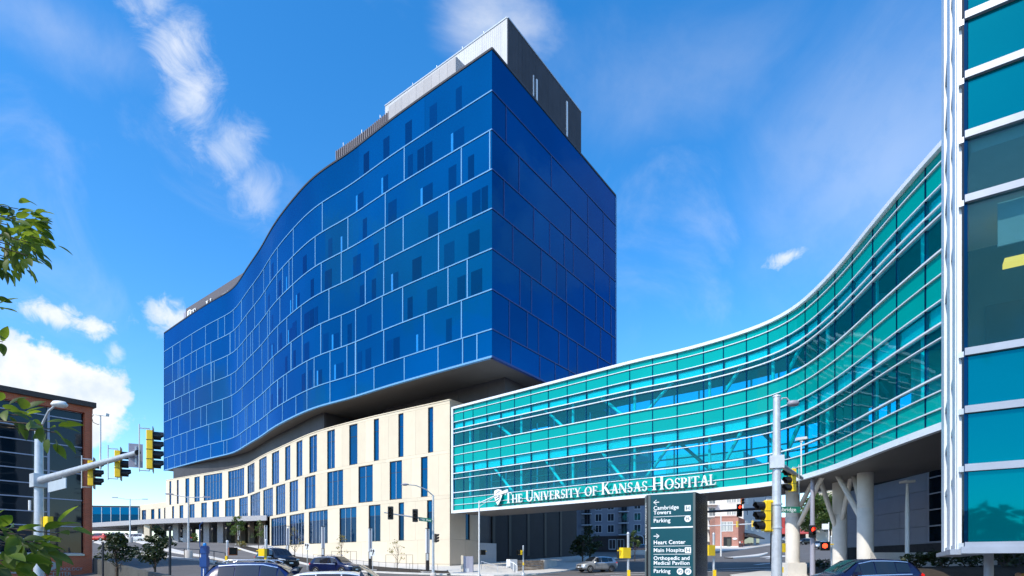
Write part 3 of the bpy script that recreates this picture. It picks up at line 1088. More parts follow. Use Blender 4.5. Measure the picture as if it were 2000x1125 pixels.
# dark metal flank beyond it
q1 = pc + RD * 5.6 + np.array((-.8, .6))
flank = Path([q1, q1 + RD * 27])
sfl = [0, 4.3, 8.0, 12.6, 17.2, 21.8, 27.0]
for a, b in zip(sfl[:-1], sfl[1:]):
    slab(mbp := MB(), flank, a + .02, b - .02, -1, PZ1, -.5, -.02 if a > 1 else -.5 + .3)
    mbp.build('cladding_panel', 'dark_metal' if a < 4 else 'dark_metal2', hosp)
    if a > 4:
        slab(mbp := MB(), flank, a - .35, a + .25, 2.5, PZ1, -.4, .06)
        mbp.build('slot_window', 'seam', hosp)
slab(mbp := MB(), flank, .3, 4.4, 0, 4.1, -.1, .35)
mbp.build('low_panel', 'siding2', hosp)
slab(mbp := MB(), flank, 0, 27, PZ1 - 1, PZ1, -20, -.5)
mbp.build('flank_roof', 'dark_metal', hosp)

# undercroft below the podium at the drop-off
und = Path([podium.at(s, -9) for s in np.arange(0, S525 + 4, 2.0)])
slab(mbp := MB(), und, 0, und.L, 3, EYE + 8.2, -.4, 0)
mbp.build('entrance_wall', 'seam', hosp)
mb = MB()
rf = [podium.at(s, -.1) for s in np.arange(0, S525, 2.0)] + [podium.at(S525 - .1, -.1)]
rb = [podium.at(s, -9) for s in np.arange(0, S525, 2.0)] + [podium.at(S525 - .1, -9)]
m_ = len(rf)
mb.add([(x, y, EYE + 8.0) for x, y in rf + rb], [(i, m_ + i, m_ + i + 1, i + 1) for i in range(m_ - 1)])
mb.build('undercroft_ceiling', 'soffit', hosp)
slab(mbp := MB(), podium, S525 - .25, S525 + .02, 0, EYE + 8.0, -9, -.3)
mbp.build('end_wall', 'stone', hosp)
for px, w, m in ((405, 1.6, 'siding2'), (433, 1.5, 'siding2'), (458, 2.6, 'shade_tan_panel'), (478.5, .9, 'shade_tan_panel'), (499.5, 1.1, 'shade_tan_panel'), (345, 1.6, 'siding2'), (365, 1.6, 'siding2'), (385, 1.2, 'siding2')):
    s = podium.px(px)
    slab(mbp := MB(), podium, s - w / 2, s + w / 2, 3, EYE + 7.98, -1.6, -.7)
    mbp.build('column', m, hosp)
for px in (356, 361, 384):
    s = und.px(px)
    slab(mbp := MB(), und, s - .9, s + .9, 7.6, 9.0, -.1, .05)
    mbp.build('window', 'cyan_strip', hosp)

# low wing to the far left with slit windows
lw0 = np.array(podium.q[0])
wingp = Path([(-92.8, 143.0), (lw0[0] - .05, lw0[1] + .6)])
zw = EYE + 14.3
slab(mbp := MB(), wingp, 0, wingp.L, EYE + 8.0, zw - .1, -6, -.3)
lwing = mbp.build('low_wing', 'stone', hosp)
wl = [(wingp.px(a), wingp.px(b)) for a, b in ((277, 285), (295, 301.5), (309, 313.5), (320.5, 323))]
wall_row(wingp, 0, wingp.L, wl, EYE + 9.0, EYE + 12.9, zw, lwing and hosp)
# dark glazed wing closing the view at the left
gwp = Path([(-112, 140.5), (-92.9, 142.7)])
slab(mbp := MB(), gwp, 0, gwp.L, EYE + 8, EYE + 14.0, -6, -.2)
gw = mbp.build('glazed_wing', 'dark_metal', hosp)
for i in range(9):
    a, b = gwp.L * i / 9, gwp.L * (i + 1) / 9
    slab(mbp := MB(), gwp, a + .06, b - .06, EYE + 9.2, EYE + 11.7, -.2, 0)
    mbp.build('pane', 'pod_glass2', gw)
    slab(mbp := MB(), gwp, a + .06, b - .06, EYE + 11.8, EYE + 13.6, -.2, 0)
    mbp.build('pane', 'pod_glass', gw)
    slab(mbp := MB(), gwp, b - .06, b + .06, EYE + 9.2, EYE + 13.6, -.2, .08)
    mbp.build('mullion', 'alu', gw)

# ------------------------------------------------------------------ entrance canopy
cz0, cz1 = EYE + 7.35, EYE + 8.25
cpath = Path([(-92, 122.5), (-68, 109.2), (-43.2, 100.9)], 2.0)
can = thing('entrance_canopy', 'long flat grey canopy sweeping over the hospital drop-off', 'canopy', (-65, 112, g(-65, 112)))
slab(mbp := MB(), cpath, 0, cpath.L, cz0, cz1, -.25, 0)
mbp.build('fascia', 'siding2', can)
mb = MB()
cf = [cpath.at(s, -.25) for s in np.linspace(0, cpath.L, 24)]
cb = [podium.at(s, .3) for s in np.linspace(0, S525 - .5, 24)]
cb[0] = (-93.5, 138)
vs = [(x, y, z) for z in (cz0 + .35, cz1 - .12) for x, y in cf + cb]
fs = []
for i in range(23):
    fs += [(i, 24 + i, 25 + i, i + 1), (48 + i, 49 + i, 73 + i, 72 + i)]
mb.add(vs, fs)
mb.build('roof_slab', 'siding2', can)
for i in range(13):
    f = (i + .5) / 13
    a = Vector((*cpath.at(cpath.L * f, -.5), cz0 + .30))
    b = Vector((*podium.at((S525 - 1) * f, .6), cz0 + .30))
    d = (b - a)
    a, b = a + d * .06, a + d * .45
    mb = MB()
    M = frame_m(a, d)
    mb.box(0, (b - a).length, -.06, .06, -.14, .14, frame_m(a, d, (0, 0, 1)))
    mb.build('light_strip', 'white_metal', can)
for px, D in ((276, 117), (318, 116), (345, 112), (365, 112), (405, 110), (432, 109), (289, 112)):
    x, y = X(px, D), D
    mb = MB().box(x - .55, x + .55, y - .4, y + .4, g(x, y) - .3, cz0 + .4)
    mb.build('column', 'siding2' if px != 289 else 'stone', can)
# ------------------------------------------------------------------ glazed skybridge
BZ0, BZ1 = EYE + 5.95, EYE + 17.7
BH = BZ1 - BZ0
eave = [(887, 799), (1073, 751.8), (1200, 719), (1260, 703.4), (1322.7, 690.7), (1413, 665.8), (1499, 637.3), (1562.7, 603.6), (1573.7, 592), (1627.8, 540.3),
        (1671.6, 488.8), (1723, 424.3), (1769.6, 370.2), (1844, 286)]
bpts = from_eave(eave, 17.7)
bpts.append((bpts[-1][0] - .2, bpts[-1][1] - 3.5))
bridge = Path(bpts, 1.5)
WID = 6.3
brg = thing('skybridge', 'curved two storey teal glass skybridge spanning the street', 'skybridge', (12, 50, 0))
BPX = [887, 905.6, 924, 951, 978, 1005, 1037, 1071, 1108, 1145, 1186, 1230, 1274.7, 1322.7, 1374, 1413, 1458, 1500, 1538, 1573, 1598, 1631, 1665, 1705, 1752, 1808, 1848]
BS = [0.0] + [bridge.px(p) for p in BPX[1:]]
BS = [s for i, s in enumerate(BS) if i == 0 or s > BS[i - 1] + .3]
BS += [min(bridge.L, BS[-1] + 2.2)]
FR = [0, .045, .13, .20, .24, .37, .455, .55, .636, .69, .825, .88, .945, 1.0]
SPAN = {0, 1, 5, 6, 11, 12}
bz = lambda f: BZ1 - f * BH
random.seed(3)
for i in range(len(BS) - 1):
    a, b = BS[i], BS[i + 1]
    for r in range(len(FR) - 1):
        z1, z0 = bz(FR[r]), bz(FR[r + 1])
        slab(mbp := MB(), bridge, a + .02, b - .02, z0 + .01, z1 - .01, -.05, random.uniform(-.008, .008), 1.2)
        if r in SPAN:
            mbp.build('spandrel_panel', 'teal_panel', brg)
        else:
            mbp.build('glass_pane', 'teal_glass', brg)
    slab(mbp := MB(), bridge, a - .035, a + .035, BZ0, BZ1, -.12, .035)
    mbp.build('mullion', 'pod_glass2', brg)
for k, f in enumerate(FR):
    hgt = {0: .20, len(FR) - 1: .30}.get(k, .08 if k in (3, 4, 5, 8, 10) else .055)
    dep = {0: .22, len(FR) - 1: .16}.get(k, .13 if k in (4, 5, 8, 9, 10) else .09)
    z = bz(f)
    if k == 0:
        lo, hi = z - .02, z + .22
    elif k == len(FR) - 1:
        lo, hi = z - .30, z + .02
    else:
        lo, hi = z - hgt / 2, z + hgt / 2
    slab(mbp := MB(), bridge, -.1, bridge.L, lo, hi, -.10, dep, 1.0)
    mbp.build('rail' if 0 < k < len(FR) - 1 else 'edge_trim', 'white_metal', brg)
slab(mbp := MB(), bridge, -.28, -.02, BZ0 - .3, BZ1 + .2, -.3, .2)
mbp.build('end_trim', 'white_metal', brg)
# floors, roof, far side
slab(mbp := MB(), bridge, 0, bridge.L, BZ0 - .28, BZ0 + .55, -WID, -.13)
mbp.build('soffit', 'soffit', brg)
slab(mbp := MB(), bridge, 0, bridge.L, bz(.52), bz(.415), -WID, -.35)
mbp.build('floor_slab', 'carpet', brg)
slab(mbp := MB(), bridge, 0, bridge.L, bz(.10), BZ1 + .05, -WID, -.35)
mbp.build('roof_slab', 'interior', brg)
for f0, f1 in ((.145, .20), (.555, .622)):
    for i in range(len(BS) - 1):
        slab(mbp := MB(), bridge, BS[i] + .06, BS[i + 1] - .06, bz(f1), bz(f0), -.26, -.16)
        mbp.build('ceiling_bulkhead', 'steel', brg)
for f in (.145, .56):
    slab(mbp := MB(), bridge, 0, bridge.L, bz(f) - .02, bz(f), -WID + .3, -.6)
    mbp.build('ceiling', 'interior_dark', brg)
farp = Path([bridge.at(s, -WID) for s in np.arange(0, bridge.L, 1.0)], 1.0)
for i in range(0, 26):
    a, b = farp.L * i / 26, farp.L * (i + 1) / 26
    for f1, f0 in ((.415, .12), (.93, .52)):
        slab(mbp := MB(), farp, a + .03, b - .03, bz(f1), bz(f0), 0, .04)
        mbp.build('back_pane', 'far_glass', brg)
    slab(mbp := MB(), farp, a - .05, a + .05, BZ0, BZ1, -.08, .12)
    mbp.build('back_mullion', 'alu', brg)
for f in (.0, .13, .24, .31, .42, .52, .66, .72, .78, .84, .9, .98):
    slab(mbp := MB(), farp, 0, farp.L, bz(f) - .05, bz(f) + .05, -.1, .14, 1.5)
    mbp.build('back_rail', 'alu', brg)
# white truss posts and diagonals just behind the glass
posts = [bridge.px(p) for p in (912, 1012, 1113, 1234, 1380, 1500, 1600, 1690, 1780)]


def bp(s, f, o=-.55):
    x, y = bridge.at(s, o)
    return (x, y, bz(f))


for i, s in enumerate(posts):
    for f0, f1 in ((.13, .42), (.54, .93)):
        MB().tube([bp(s, f0), bp(s, f1)], .13, 8).build('truss_post', 'steel', brg)
for i in range(len(posts) - 1):
    a, b = posts[i], posts[i + 1]
    left = i < 3
    for f0, f1 in ((.13, .42), (.54, .93)):
        s0, s1 = (a + .4, b - .5) if left else (b - .4, a + .5)
        if i in (0, 1, 2, 3, 4, 5):
            MB().tube([bp(s0 + (s1 - s0) * .35, f0), bp(s1, f1)], .15, 8).build('truss_brace', 'steel', brg)
    for f0, f1 in ((.54, .93),):
        s0, s1 = (a + .4, b - .5) if not left else (b - .4, a + .5)
        MB().tube([bp(s0 + (s1 - s0) * .3, f0, -WID + .5), bp(s1, f1, -WID + .5)], .16, 8).build('truss_brace', 'galv', brg)
for s in np.arange(4, bridge.L - 3, 4.2):           # chair backs and handrail seen through the lower band
    slab(mbp := MB(), bridge, s, s + 1.6, bz(.875), bz(.865), -WID + .6, -WID + .7)
    mbp.build('handrail', 'steel', brg)
# cross wall with a lit room at the bend
for px, o0, o1, f0, f1 in ((1560, -5, -1.5, .93, .54), (1700, -4.5, -2, .93, .54), (1640, -5.5, -2, .42, .12)):
    s = bridge.px(px)
    slab(mbp := MB(), bridge, s, s + .25, bz(f0), bz(f1), o0, o1)
    mbp.build('cross_wall', 'interior', brg)
# concrete columns with pedestals, V struts
COLS = [(1548, 44.0, .50), (1640, 41.0, .46), (1690, 36.5, .46)]
for px, D, r in COLS:
    x = X(px, D)
    zg = g(x, D) - .4
    M = Matrix.Translation((x, D, 0))
    mb = MB().lathe([(r * 1.02, zg), (r * 1.02, 5.0), (r * .985, 5.02), (r * .985, 5.06), (r, 5.08), (r, BZ0 - .27)], 24, M)
    c = mb.build('column', 'column', brg)
    if px == 1548:
        mb = MB().box(x - .72, x + .72, D - .72, D + .72, zg, Z(1101, D))
        mb.box(x - .66, x + .66, D - .66, D + .66, Z(1101, D), Z(1100, D) + .05)
        mb.build('pedestal', 'column', c)
for (p0, y0, D0), (p1, y1, D1) in ((((1560, 1025, 43.6)), (1606, 940, 38.5)), ((1562, 990, 44), (1588, 938, 41)), ((1632, 1030, 41), (1602, 945, 40)), ((1641, 1030, 41), (1662, 940, 39)),
                                   ((1680, 1010, 36.6), (1636, 938, 38)), ((1684, 1000, 36.4), (1668, 938, 38))):
    a, b = P(p0, y0, D0), P(p1, y1, D1)
    b.z = BZ0 - .2
    MB().tube([a, a + (b - a) * .04, b], [.10, .16, .16], 10).build('strut', 'column', brg)

# ------------------------------------------------------------------ serif letters
def glyphs():
    """capital letters as overlapping strokes in a 1-unit cap height: (width, list of polygons)"""
    T, t, sr, sh = .15, .065, .075, .055      # thick, thin, serif overhang, serif height

    def rect(x0, y0, x1, y1):
        return [(x0, y0), (x1, y0), (x1, y1), (x0, y1)]

    def stem(x, w=T, y0=0, y1=1, s0=True, s1=True):
        o = [rect(x, y0, x + w, y1)]
        if s0:
            o.append([(x - sr, y0), (x + w + sr, y0), (x + w + sr, y0 + sh * .6), (x + w, y0 + sh * 1.6), (x, y0 + sh * 1.6), (x - sr, y0 + sh * .6)])
        if s1:
            o.append([(x - sr, y1), (x - sr, y1 - sh * .6), (x, y1 - sh * 1.6), (x + w, y1 - sh * 1.6), (x + w + sr, y1 - sh * .6), (x + w + sr, y1)])
        return o

    def diag(x0, y0, x1, y1, w):
        return [[(x0 - w / 2, y0), (x0 + w / 2, y0), (x1 + w / 2, y1), (x1 - w / 2, y1)]]

    def serif(x, y, w, up):
        h = sh * .7
        return [rect(x - w / 2, y if up else y - h, x + w / 2, y + h if up else y)]

    def arc(cx, cy, ro, ri, a0, a1, n=14):
        """ring section; ro, ri = (rx, ry) outer and inner"""
        out = []
        for i in range(n):
            u0, u1 = R(a0 + (a1 - a0) * i / n), R(a0 + (a1 - a0) * (i + 1) / n)
            out.append([(cx + ro[0] * math.cos(u0), cy + ro[1] * math.sin(u0)), (cx + ro[0] * math.cos(u1), cy + ro[1] * math.sin(u1)),
                        (cx + ri[0] * math.cos(u1), cy + ri[1] * math.sin(u1)), (cx + ri[0] * math.cos(u0), cy + ri[1] * math.sin(u0))])
        return out
    G = {}
    G['I'] = (.36, stem(.105))
    G['H'] = (.92, stem(.1) + stem(.66) + [rect(.2, .48, .7, .48 + t)])
    G['T'] = (.80, stem(.325, s1=False) + [rect(.03, 1 - t, .77, 1)] + [[(.03, 1), (.03, .78), (.065, .78), (.11, 1 - t)], [(.77, 1), (.69, 1 - t), (.735, .78), (.77, .78)]])
    G['E'] = (.70, stem(.1) + [rect(.1, 0, .62, t), rect(.1, .49, .5, .49 + t), rect(.1, 1 - t, .58, 1)] +
              [[(.62, 0), (.66, .24), (.62, .24), (.56, t)], [(.58, 1), (.52, 1 - t), (.56, .78), (.60, .78)], rect(.47, .42, .51, .62)])
    G['F'] = (.64, stem(.1) + [rect(.1, .49, .48, .49 + t), rect(.1, 1 - t, .58, 1)] + [[(.58, 1), (.52, 1 - t), (.56, .78), (.60, .78)], rect(.45, .42, .49, .62)])
    G['L'] = (.66, stem(.1) + [rect(.1, 0, .60, t)] + [[(.60, 0), (.65, .26), (.61, .26), (.54, t)]])
    G['N'] = (.94, stem(.10, t, s0=True, s1=True) + stem(.74, t, s0=False) + diag(.16, 1, .76, 0, .17))
    G['V'] = (.88, diag(.17, 1, .45, 0, T) + diag(.72, 1, .47, 0, t) + serif(.17, 1, .32, False) + serif(.72, 1, .26, False))
    G['A'] = (.90, diag(.18, 0, .43, 1, t) + diag(.72, 0, .45, 1, T) + serif(.18, 0, .26, True) + serif(.72, 0, .32, True) + [rect(.25, .32, .62, .32 + t)])
    G['Y'] = (.84, stem(.355, y1=.46, s1=False) + diag(.16, 1, .43, .42, T) + diag(.70, 1, .44, .42, t) + serif(.16, 1, .31, False) + serif(.70, 1, .25, False))
    G['K'] = (.86, stem(.1) + diag(.66, 1, .24, .45, t + .02) + diag(.36, .58, .72, 0, T + .02) + serif(.66, 1, .26, False) + serif(.73, 0, .26, True))
    G['U'] = (.90, stem(.10, y0=.3, s0=False) + stem(.70, t, y0=.3, s0=False) + arc(.4325, .32, (.3325, .34), (.2325 - .05, .27), 180, 360) + [])
    G['O'] = (.98, arc(.49, .5, (.43, .52), (.27, .46), 0, 360, 28))
    G['P'] = (.70, stem(.1) + arc(.25, .72, (.38, .28), (.24, .215), -90, 90) + [rect(.2, 1 - t, .3, 1), rect(.2, .44, .3, .44 + t)])
    G['R'] = (.82, stem(.1) + arc(.25, .73, (.36, .27), (.22, .205), -90, 90) + [rect(.2, 1 - t, .3, 1), rect(.2, .46, .3, .46 + t)] + diag(.34, .50, .70, 0, T + .02) + serif(.72, 0, .22, True))
    G['S'] = (.62, arc(.31, .745, (.235, .275), (.13, .21), 20, 235, 12) + arc(.31, .255, (.25, .275), (.125, .21), -160, 55, 12) +
              [[(.10, .66), (.26, .60), (.555, .36), (.40, .40), (.16, .56)]] + [rect(.51, .76, .545, .98), rect(.055, .04, .09, .27)])
    return G


GL = glyphs()


def glyph_obj(ch, M, size, depth, parent, material='sign_white', name='letter'):
    mb = MB()
    for k, poly in enumerate(GL[ch][1]):
        d = depth + .0015 * (k % 5)                  # overlapping strokes never share a plane
        mb.prism([(x * size, y * size) for x, y in poly], 0, d, M)
    return mb.build(name, material, parent)


def letter_run(words, path, s0, s1, z, o, big, small, depth, parent, clip=None):
    """small-caps line fitted between two stations of a path"""
    seq = []
    for w in words:
        for i, ch in enumerate(w):
            h = big if (i == 0 and w != 'OF') else small
            seq.append((ch, h))
        seq.append((' ', small))
    seq = seq[:-1]
    tot = sum((GL[c][0] if c != ' ' else .42) * h for c, h in seq)
    k = (s1 - s0) / tot
    s = s0
    for c, h in seq:
        w = (GL[c][0] if c != ' ' else .42) * h * k
        if c != ' ':
            x, y = path.at(s, o)
            tx, ty = path.tan(s + w / 2)
            M = frame_m((x, y, z), (tx, ty, 0)) @ Matrix.Scale(k, 4, (1, 0, 0))
            glyph_obj(c, M, h, depth, parent)
        s += w


def crest(M, size, parent):
    """white shield crest of slanted feather bars"""
    mb = MB()
    sh_ = [(.08, 1.0), (.5, 1.08), (.92, 1.0), (1.0, .62), (.82, .28), (.5, -.05), (.22, .22), (.05, .6)]
    mb.prism([(x * size * .8, y * size) for x, y in sh_], 0, .05, M)
    c = mb.build('crest', 'sign_white', parent)
    mb = MB()
    for a in range(4):
        y = .18 + a * .19
        mb.prism([((.2 + .04 * a) * size * .8, y * size), (.62 * size * .8, (y + .13) * size), (.62 * size * .8, (y + .19) * size), ((.17 + .04 * a) * size * .8, (y + .05) * size)], .051, .07 + .001 * a, M)
    mb.prism([(.66 * size * .8, .95 * size), (.72 * size * .8, .95 * size), (.70 * size * .8, .3 * size), (.64 * size * .8, .34 * size)], .051, .075, M)
    mb.build('crest_mark', 'totem_teal', c)


hs = thing('lettered_sign', 'white serif hospital letters with crest mounted along the skybridge lower edge', 'sign', (bridge.at(bridge.px(1190), .3)[0], bridge.at(bridge.px(1190), .3)[1], BZ0))
sL0, sL1 = bridge.px(991), bridge.px(1403)
letter_run(['THE', 'UNIVERSITY', 'OF', 'KANSAS', 'HOSPITAL'], bridge, sL0, sL1, BZ0 + .26, .30, 1.12, .84, .12, hs)
sc0 = bridge.px(969)
crest(frame_m((*bridge.at(sc0, .34), BZ0 + .22), (*bridge.tan(sc0), 0)), 1.5, hs)
slab(mbp := MB(), bridge, sc0, sL1, BZ0 + .12, BZ0 + .2, .2, .30)
mbp.build('mounting_rail', 'totem_dark', hs)
rs = thing('lettered_sign', 'white serif letters half hidden behind the tower roof edge', 'sign', (-74, 131.5, TZ1))
letter_run(['THE', 'UNIVERSITY'], SB, 3.2, 29, EYE + 55.1, .12, 2.7, 2.05, .15, rs)
crest(frame_m((*SB.at(.9, .1), EYE + 55.5), (*SB.tan(1), 0)), 2.7, rs)

# ------------------------------------------------------------------ glass pavilion at the right edge
pv = thing('glass_pavilion', 'teal glass corner building with white mullions close at the right edge', 'building', (14, 14, 0))
c0 = np.array((9.42, 12.0))
dm, dsd = np.array((.823, -.568)), np.array((.568, .823))
pm = Path([c0, c0 + dm * 9])
ps = Path([c0 + dsd * 7.2, c0])
zz = lambda py, D=12.0: Z(py, D)
prow = [1066, 915, 802, 690, 393, 268.5, 153, 37.4, -78, -195, -490, -605]
zrow = [zz(p) for p in prow]
GAP = .10
for k in range(len(zrow) - 1):
    z0, z1 = zrow[k], zrow[k + 1]
    tall = (z1 - z0) > 2.2
    half = prow[k] in (393, -195)
    for j, (a, b) in enumerate(((.10, 3.2), (3.26, 6.3), (6.36, 9.0))):
        if prow[k] == 393:
            pass
        slab(mbp := MB(), pm, a, b, z0 + .03, z1 - .03, -.06, random.uniform(-.006, .006), 4)
        see = tall or prow[k] == 393
        mbp.build('glass_pane', 'pav_glass' if see else 'pav_panel', pv)
    slab(mbp := MB(), pm, 0.04, 9, z0 - .075, z0 + .075, -.1, .09, 9)
    mbp.build('transom', 'pav_metal', pv)
for a in (0.06, 3.23, 6.33):
    slab(mbp := MB(), pm, a - .03, a + .03, zrow[0], zrow[-1], -.1, .02)
    mbp.build('mullion', 'pod_glass2', pv)
slab(mbp := MB(), pm, -.02, 9, zrow[0] - .16, zrow[0] - .02, -.5, .12)
mbp.build('bottom_trim', 'pav_metal', pv)
# the flank with tall white fins, one pane column between each
fz0, fz1 = Z(1069, 12.4), zrow[-1]
for i, (a, b) in enumerate(((0.0, 1.6), (3.1, 4.4), (5.35, 6.3), (6.75, 7.0))):
    slab(mbp := MB(), ps, a, b, fz0 - .05, fz1, -.1, .07)
    mbp.build('fin', 'white_metal', pv)
for a, b in ((1.6, 3.1), (4.4, 5.35), (6.3, 6.75), (7.0, 7.12)):
    for k in range(len(zrow) - 1):
        slab(mbp := MB(), ps, a + .02, b - .02, zrow[k] + .04, zrow[k + 1] - .04, -.08, 0)
        mbp.build('side_pane', 'dark_glass', pv)
        slab(mbp := MB(), ps, a + .01, b - .01, zrow[k] - .06, zrow[k] + .06, -.05, .05)
        mbp.build('sill', 'alu', pv)
slab(mbp := MB(), ps, -.05, 7.2, fz0 - .16, fz0 - .05, -.4, .2)
mbp.build('bottom_trim', 'pav_metal', pv)
# interior: floors, back wall, ceilings with a lamp
foot = [tuple(c0 + dm * .15 + dsd * .15), tuple(c0 + dm * 9), tuple(c0 + dm * 9 + dsd * 7), tuple(c0 + dsd * 7.1 + dm * .15)]
for z0, z1 in ((zrow[0] - .05, zrow[0] + .1), (zrow[3] - 1.2, zrow[3] - .1), (zrow[5] - .3, zrow[5] + 1.0), (zrow[9] - 1.2, zrow[9] - .1), (zrow[-1] - .3, zrow[-1] - .05)):
    MB().prism(foot, z0, z1).build('floor_slab', 'interior', pv)
bw = Path([c0 + dsd * 5 + dm * .2, c0 + dsd * 5 + dm * 9])
slab(mbp := MB(), bw, 0, bw.L, zrow[0], zrow[-1] - .4, -.2, 0)
mbp.build('back_wall', 'interior_dark', pv)
slab(mbp := MB(), bw, .6, 3.5, zrow[3] + 1.6, zrow[3] + 2.6, .02, .06)
mbp.build('pin_board', 'black', pv)
slab(mbp := MB(), pm, .60, 2.9, zrow[4] - 1.0, zrow[4] - .10, -.35, -.30)
mbp.build('roller_blind', 'steel', pv)
for a, b, o0, o1 in ((1.05, 2.3, -3.9, -3.5), (4.2, 5.4, -2.6, -2.2)):
    slab(mbp := MB(), pm, a, b, zrow[4] - .10, zrow[4] + .02, o0, o1)
    mbp.build('ceiling_lamp', 'ceil_light', pv)
x, y = X(1931, 13.6), 13.6
MB().tube([(x, y, -.3), (x, y, zrow[0])], .095, 14).build('column', 'pav_metal', pv)

# ------------------------------------------------------------------ brick office at the left edge
bo = thing('brick_office', 'red brick office with dark curtain wall glass at the left edge', 'building', (-34, 33, g(-34, 33)))
bc = np.array((-29.35, 40.1))
bd = np.array((.60, .80))
bf = Path([bc - bd * 14, bc])
top = EYE + 11.0
bz0, bz1 = EYE + .55, EYE + 10.35
S = lambda px: bf.px(px)
sA, sP, sM = S(-150) if S(-150) > 0 else 0, S(157), S(97)
sP0, sP1 = S(158), bf.L
# wall pieces: base, pier, head band, and the dark core behind
slab(mbp := MB(), bf, 0, sP1, -1, bz0 - .12, -.6, 0, 20)
mbp.build('wall', 'brick', bo)
slab(mbp := MB(), bf, sP0 + .25, sP1, bz0 - .115, bz1, -1.2, .004, 20)
mbp.build('pier', 'brick', bo)
slab(mbp := MB(), bf, sP0 + .22, sP0 + .5, bz0 - .11, bz1 - .005, -.3, .05, 20)
mbp.build('pier', 'brick', bo)
slab(mbp := MB(), bf, 0, sP1 + .02, bz1 + .005, top - .2, -.6, .02, 20)
mbp.build('head_band', 'brick', bo)
slab(mbp := MB(), bf, 0, sP1 + .18, top - .2, top + .14, -1.0, .22, 20)
mbp.build('cornice', 'cornice', bo)
mb = MB()
e = bc + np.array((-.8, .6)) * 14
s_ = bc - bd * 14
s2 = s_ + np.array((-.8, .6)) * 14
ins = np.array((-.8, .6)) * .55
mb.prism([tuple(s_ + ins), tuple(bc + ins - bd * .03), tuple(e - bd * .03), tuple(s2)], -1, top - .05)
mb.build('building_core', 'brick', bo)
slab(mbp := MB(), bf, 0, sP0 + .2, bz0 - .11, bz0 + .03, -.4, .06, 20)
mbp.build('sill', 'stone', bo)
# glazing right of the tall mullion: tall rows; left of it: half rows
ncols = [sM]
s = sM
while s > .5:
    s -= 2.75
    ncols.append(max(0, s))
rows_r = [bz0 + .05 + (bz1 - bz0 - .05) * k / 5.3 for k in range(6)] + [bz1]
rows_l = [bz0 + .05 + (bz1 - bz0 - .05) * k / 10.6 for k in range(11)] + [bz1]
for a, b, rows in [(sM, sP0 + .2, rows_r)] + [(ncols[i + 1], ncols[i], rows_l) for i in range(len(ncols) - 1)]:
    for z0, z1 in zip(rows[:-1], rows[1:]):
        slab(mbp := MB(), bf, a + .03, b - .03, z0 + .03, z1 - .03, -.45, -.33 + random.uniform(-.006, .006), 20)
        mbp.build('glass_pane', 'dark_glass', bo)
    for z0 in rows:
        slab(mbp := MB(), bf, a + .05, b - .05, z0 - .035, z0 + .035, -.4, -.26, 20)
        mbp.build('transom', 'shade_mullion', bo)
for s in ncols:
    slab(mbp := MB(), bf, s - .06, s + .06, bz0 + .03, bz1, -.4, -.22)
    mbp.build('mullion', 'shade_mullion', bo)
# lettering and oval on the brick base
def wallM(path, s, z, o):
    return frame_m((*path.at(s, o), z), (*path.tan(s), 0))


bs = thing('wall_sign', 'grey lettering and oval swoosh on the brick office wall', 'sign', (*bf.at(S(90), .05), EYE - .6))
zt = lambda px, py: Z(py, bf.at(S(px))[1])
for txt, pa, pb, py, size in (('BIOSCIENCE & TECHNOLOGY', 20, 160, 1115.5, .30), ('BUSINESS CENTER', 35, 138, 1126, .38)):
    tm = text_mesh(txt, size)
    xs_ = [v.co.x for v in tm.vertices]
    fit = (S(pb) - S(pa)) / (max(xs_) - min(xs_))
    bpy.data.meshes.remove(tm)
    lettering('letters', txt, size, wallM(bf, S(pa), zt(pa, py), .03) @ Matrix.Scale(fit, 4, (1, 0, 0)), 'sign_grey', bs, .02)
mb = MB()
M = wallM(bf, (S(-40) + S(114)) / 2, zt(60, 1105), .012)
ow = abs(S(114) - S(-40)) / 2
vs, fs = [], []
N_ = 60
for i in range(N_ + 1):
    u = R(-205 + 350 * i / N_)
    th = .30 * (.35 + .65 * abs(math.cos(u * .5 - .3)))
    for rx, ry in ((ow, .50), (ow - th, .50 - th * .55)):
        for zz_ in (0, .03):
            vs.append(M @ Vector((rx * math.cos(u), ry * math.sin(u), zz_)))
for i in range(N_):
    k = i * 4
    for a, b in ((0, 1), (1, 3), (3, 2), (2, 0)):
        fs.append((k + a, k + b, k + 4 + b, k + 4 + a))
mb.add(vs, fs)
mb.build('oval_swoosh', 'sign_grey', bs)
# dark retaining wall beside it
rwp = Path([(X(181, 40.4), 40.4), (X(255, 33), 33), (X(332, 26), 26)])
rwt = thing('retaining_wall', 'dark concrete retaining wall running down from the brick office corner', 'wall', (-22, 33, g(-22, 33)))
n = 6
for i in range(n):
    a, b = rwp.L * i / n, rwp.L * (i + 1) / n
    za = Z(1089 + 36 * (i + .5) / n, rwp.at((a + b) / 2)[1])
    mb = MB()
    p0, p1 = rwp.at(a + .01), rwp.at(b - .01)
    y0 = Z(1089.5 + 36 * i / n, p0[1])
    y1 = Z(1089.5 + 36 * (i + 1) / n, p1[1])
    vs = []
    for (s, zt_) in ((a + .01, y0), (b - .01, y1)):
        for o in (-.25, 0):
            x, y = rwp.at(s, o)
            vs += [(x, y, -1.5), (x, y, zt_)]
    mb.add(vs, [(0, 1, 3, 2), (4, 6, 7, 5), (0, 4, 5, 1), (2, 3, 7, 6), (1, 5, 7, 3)])
    mb.build('wall_segment', 'dark_concrete', rwt)
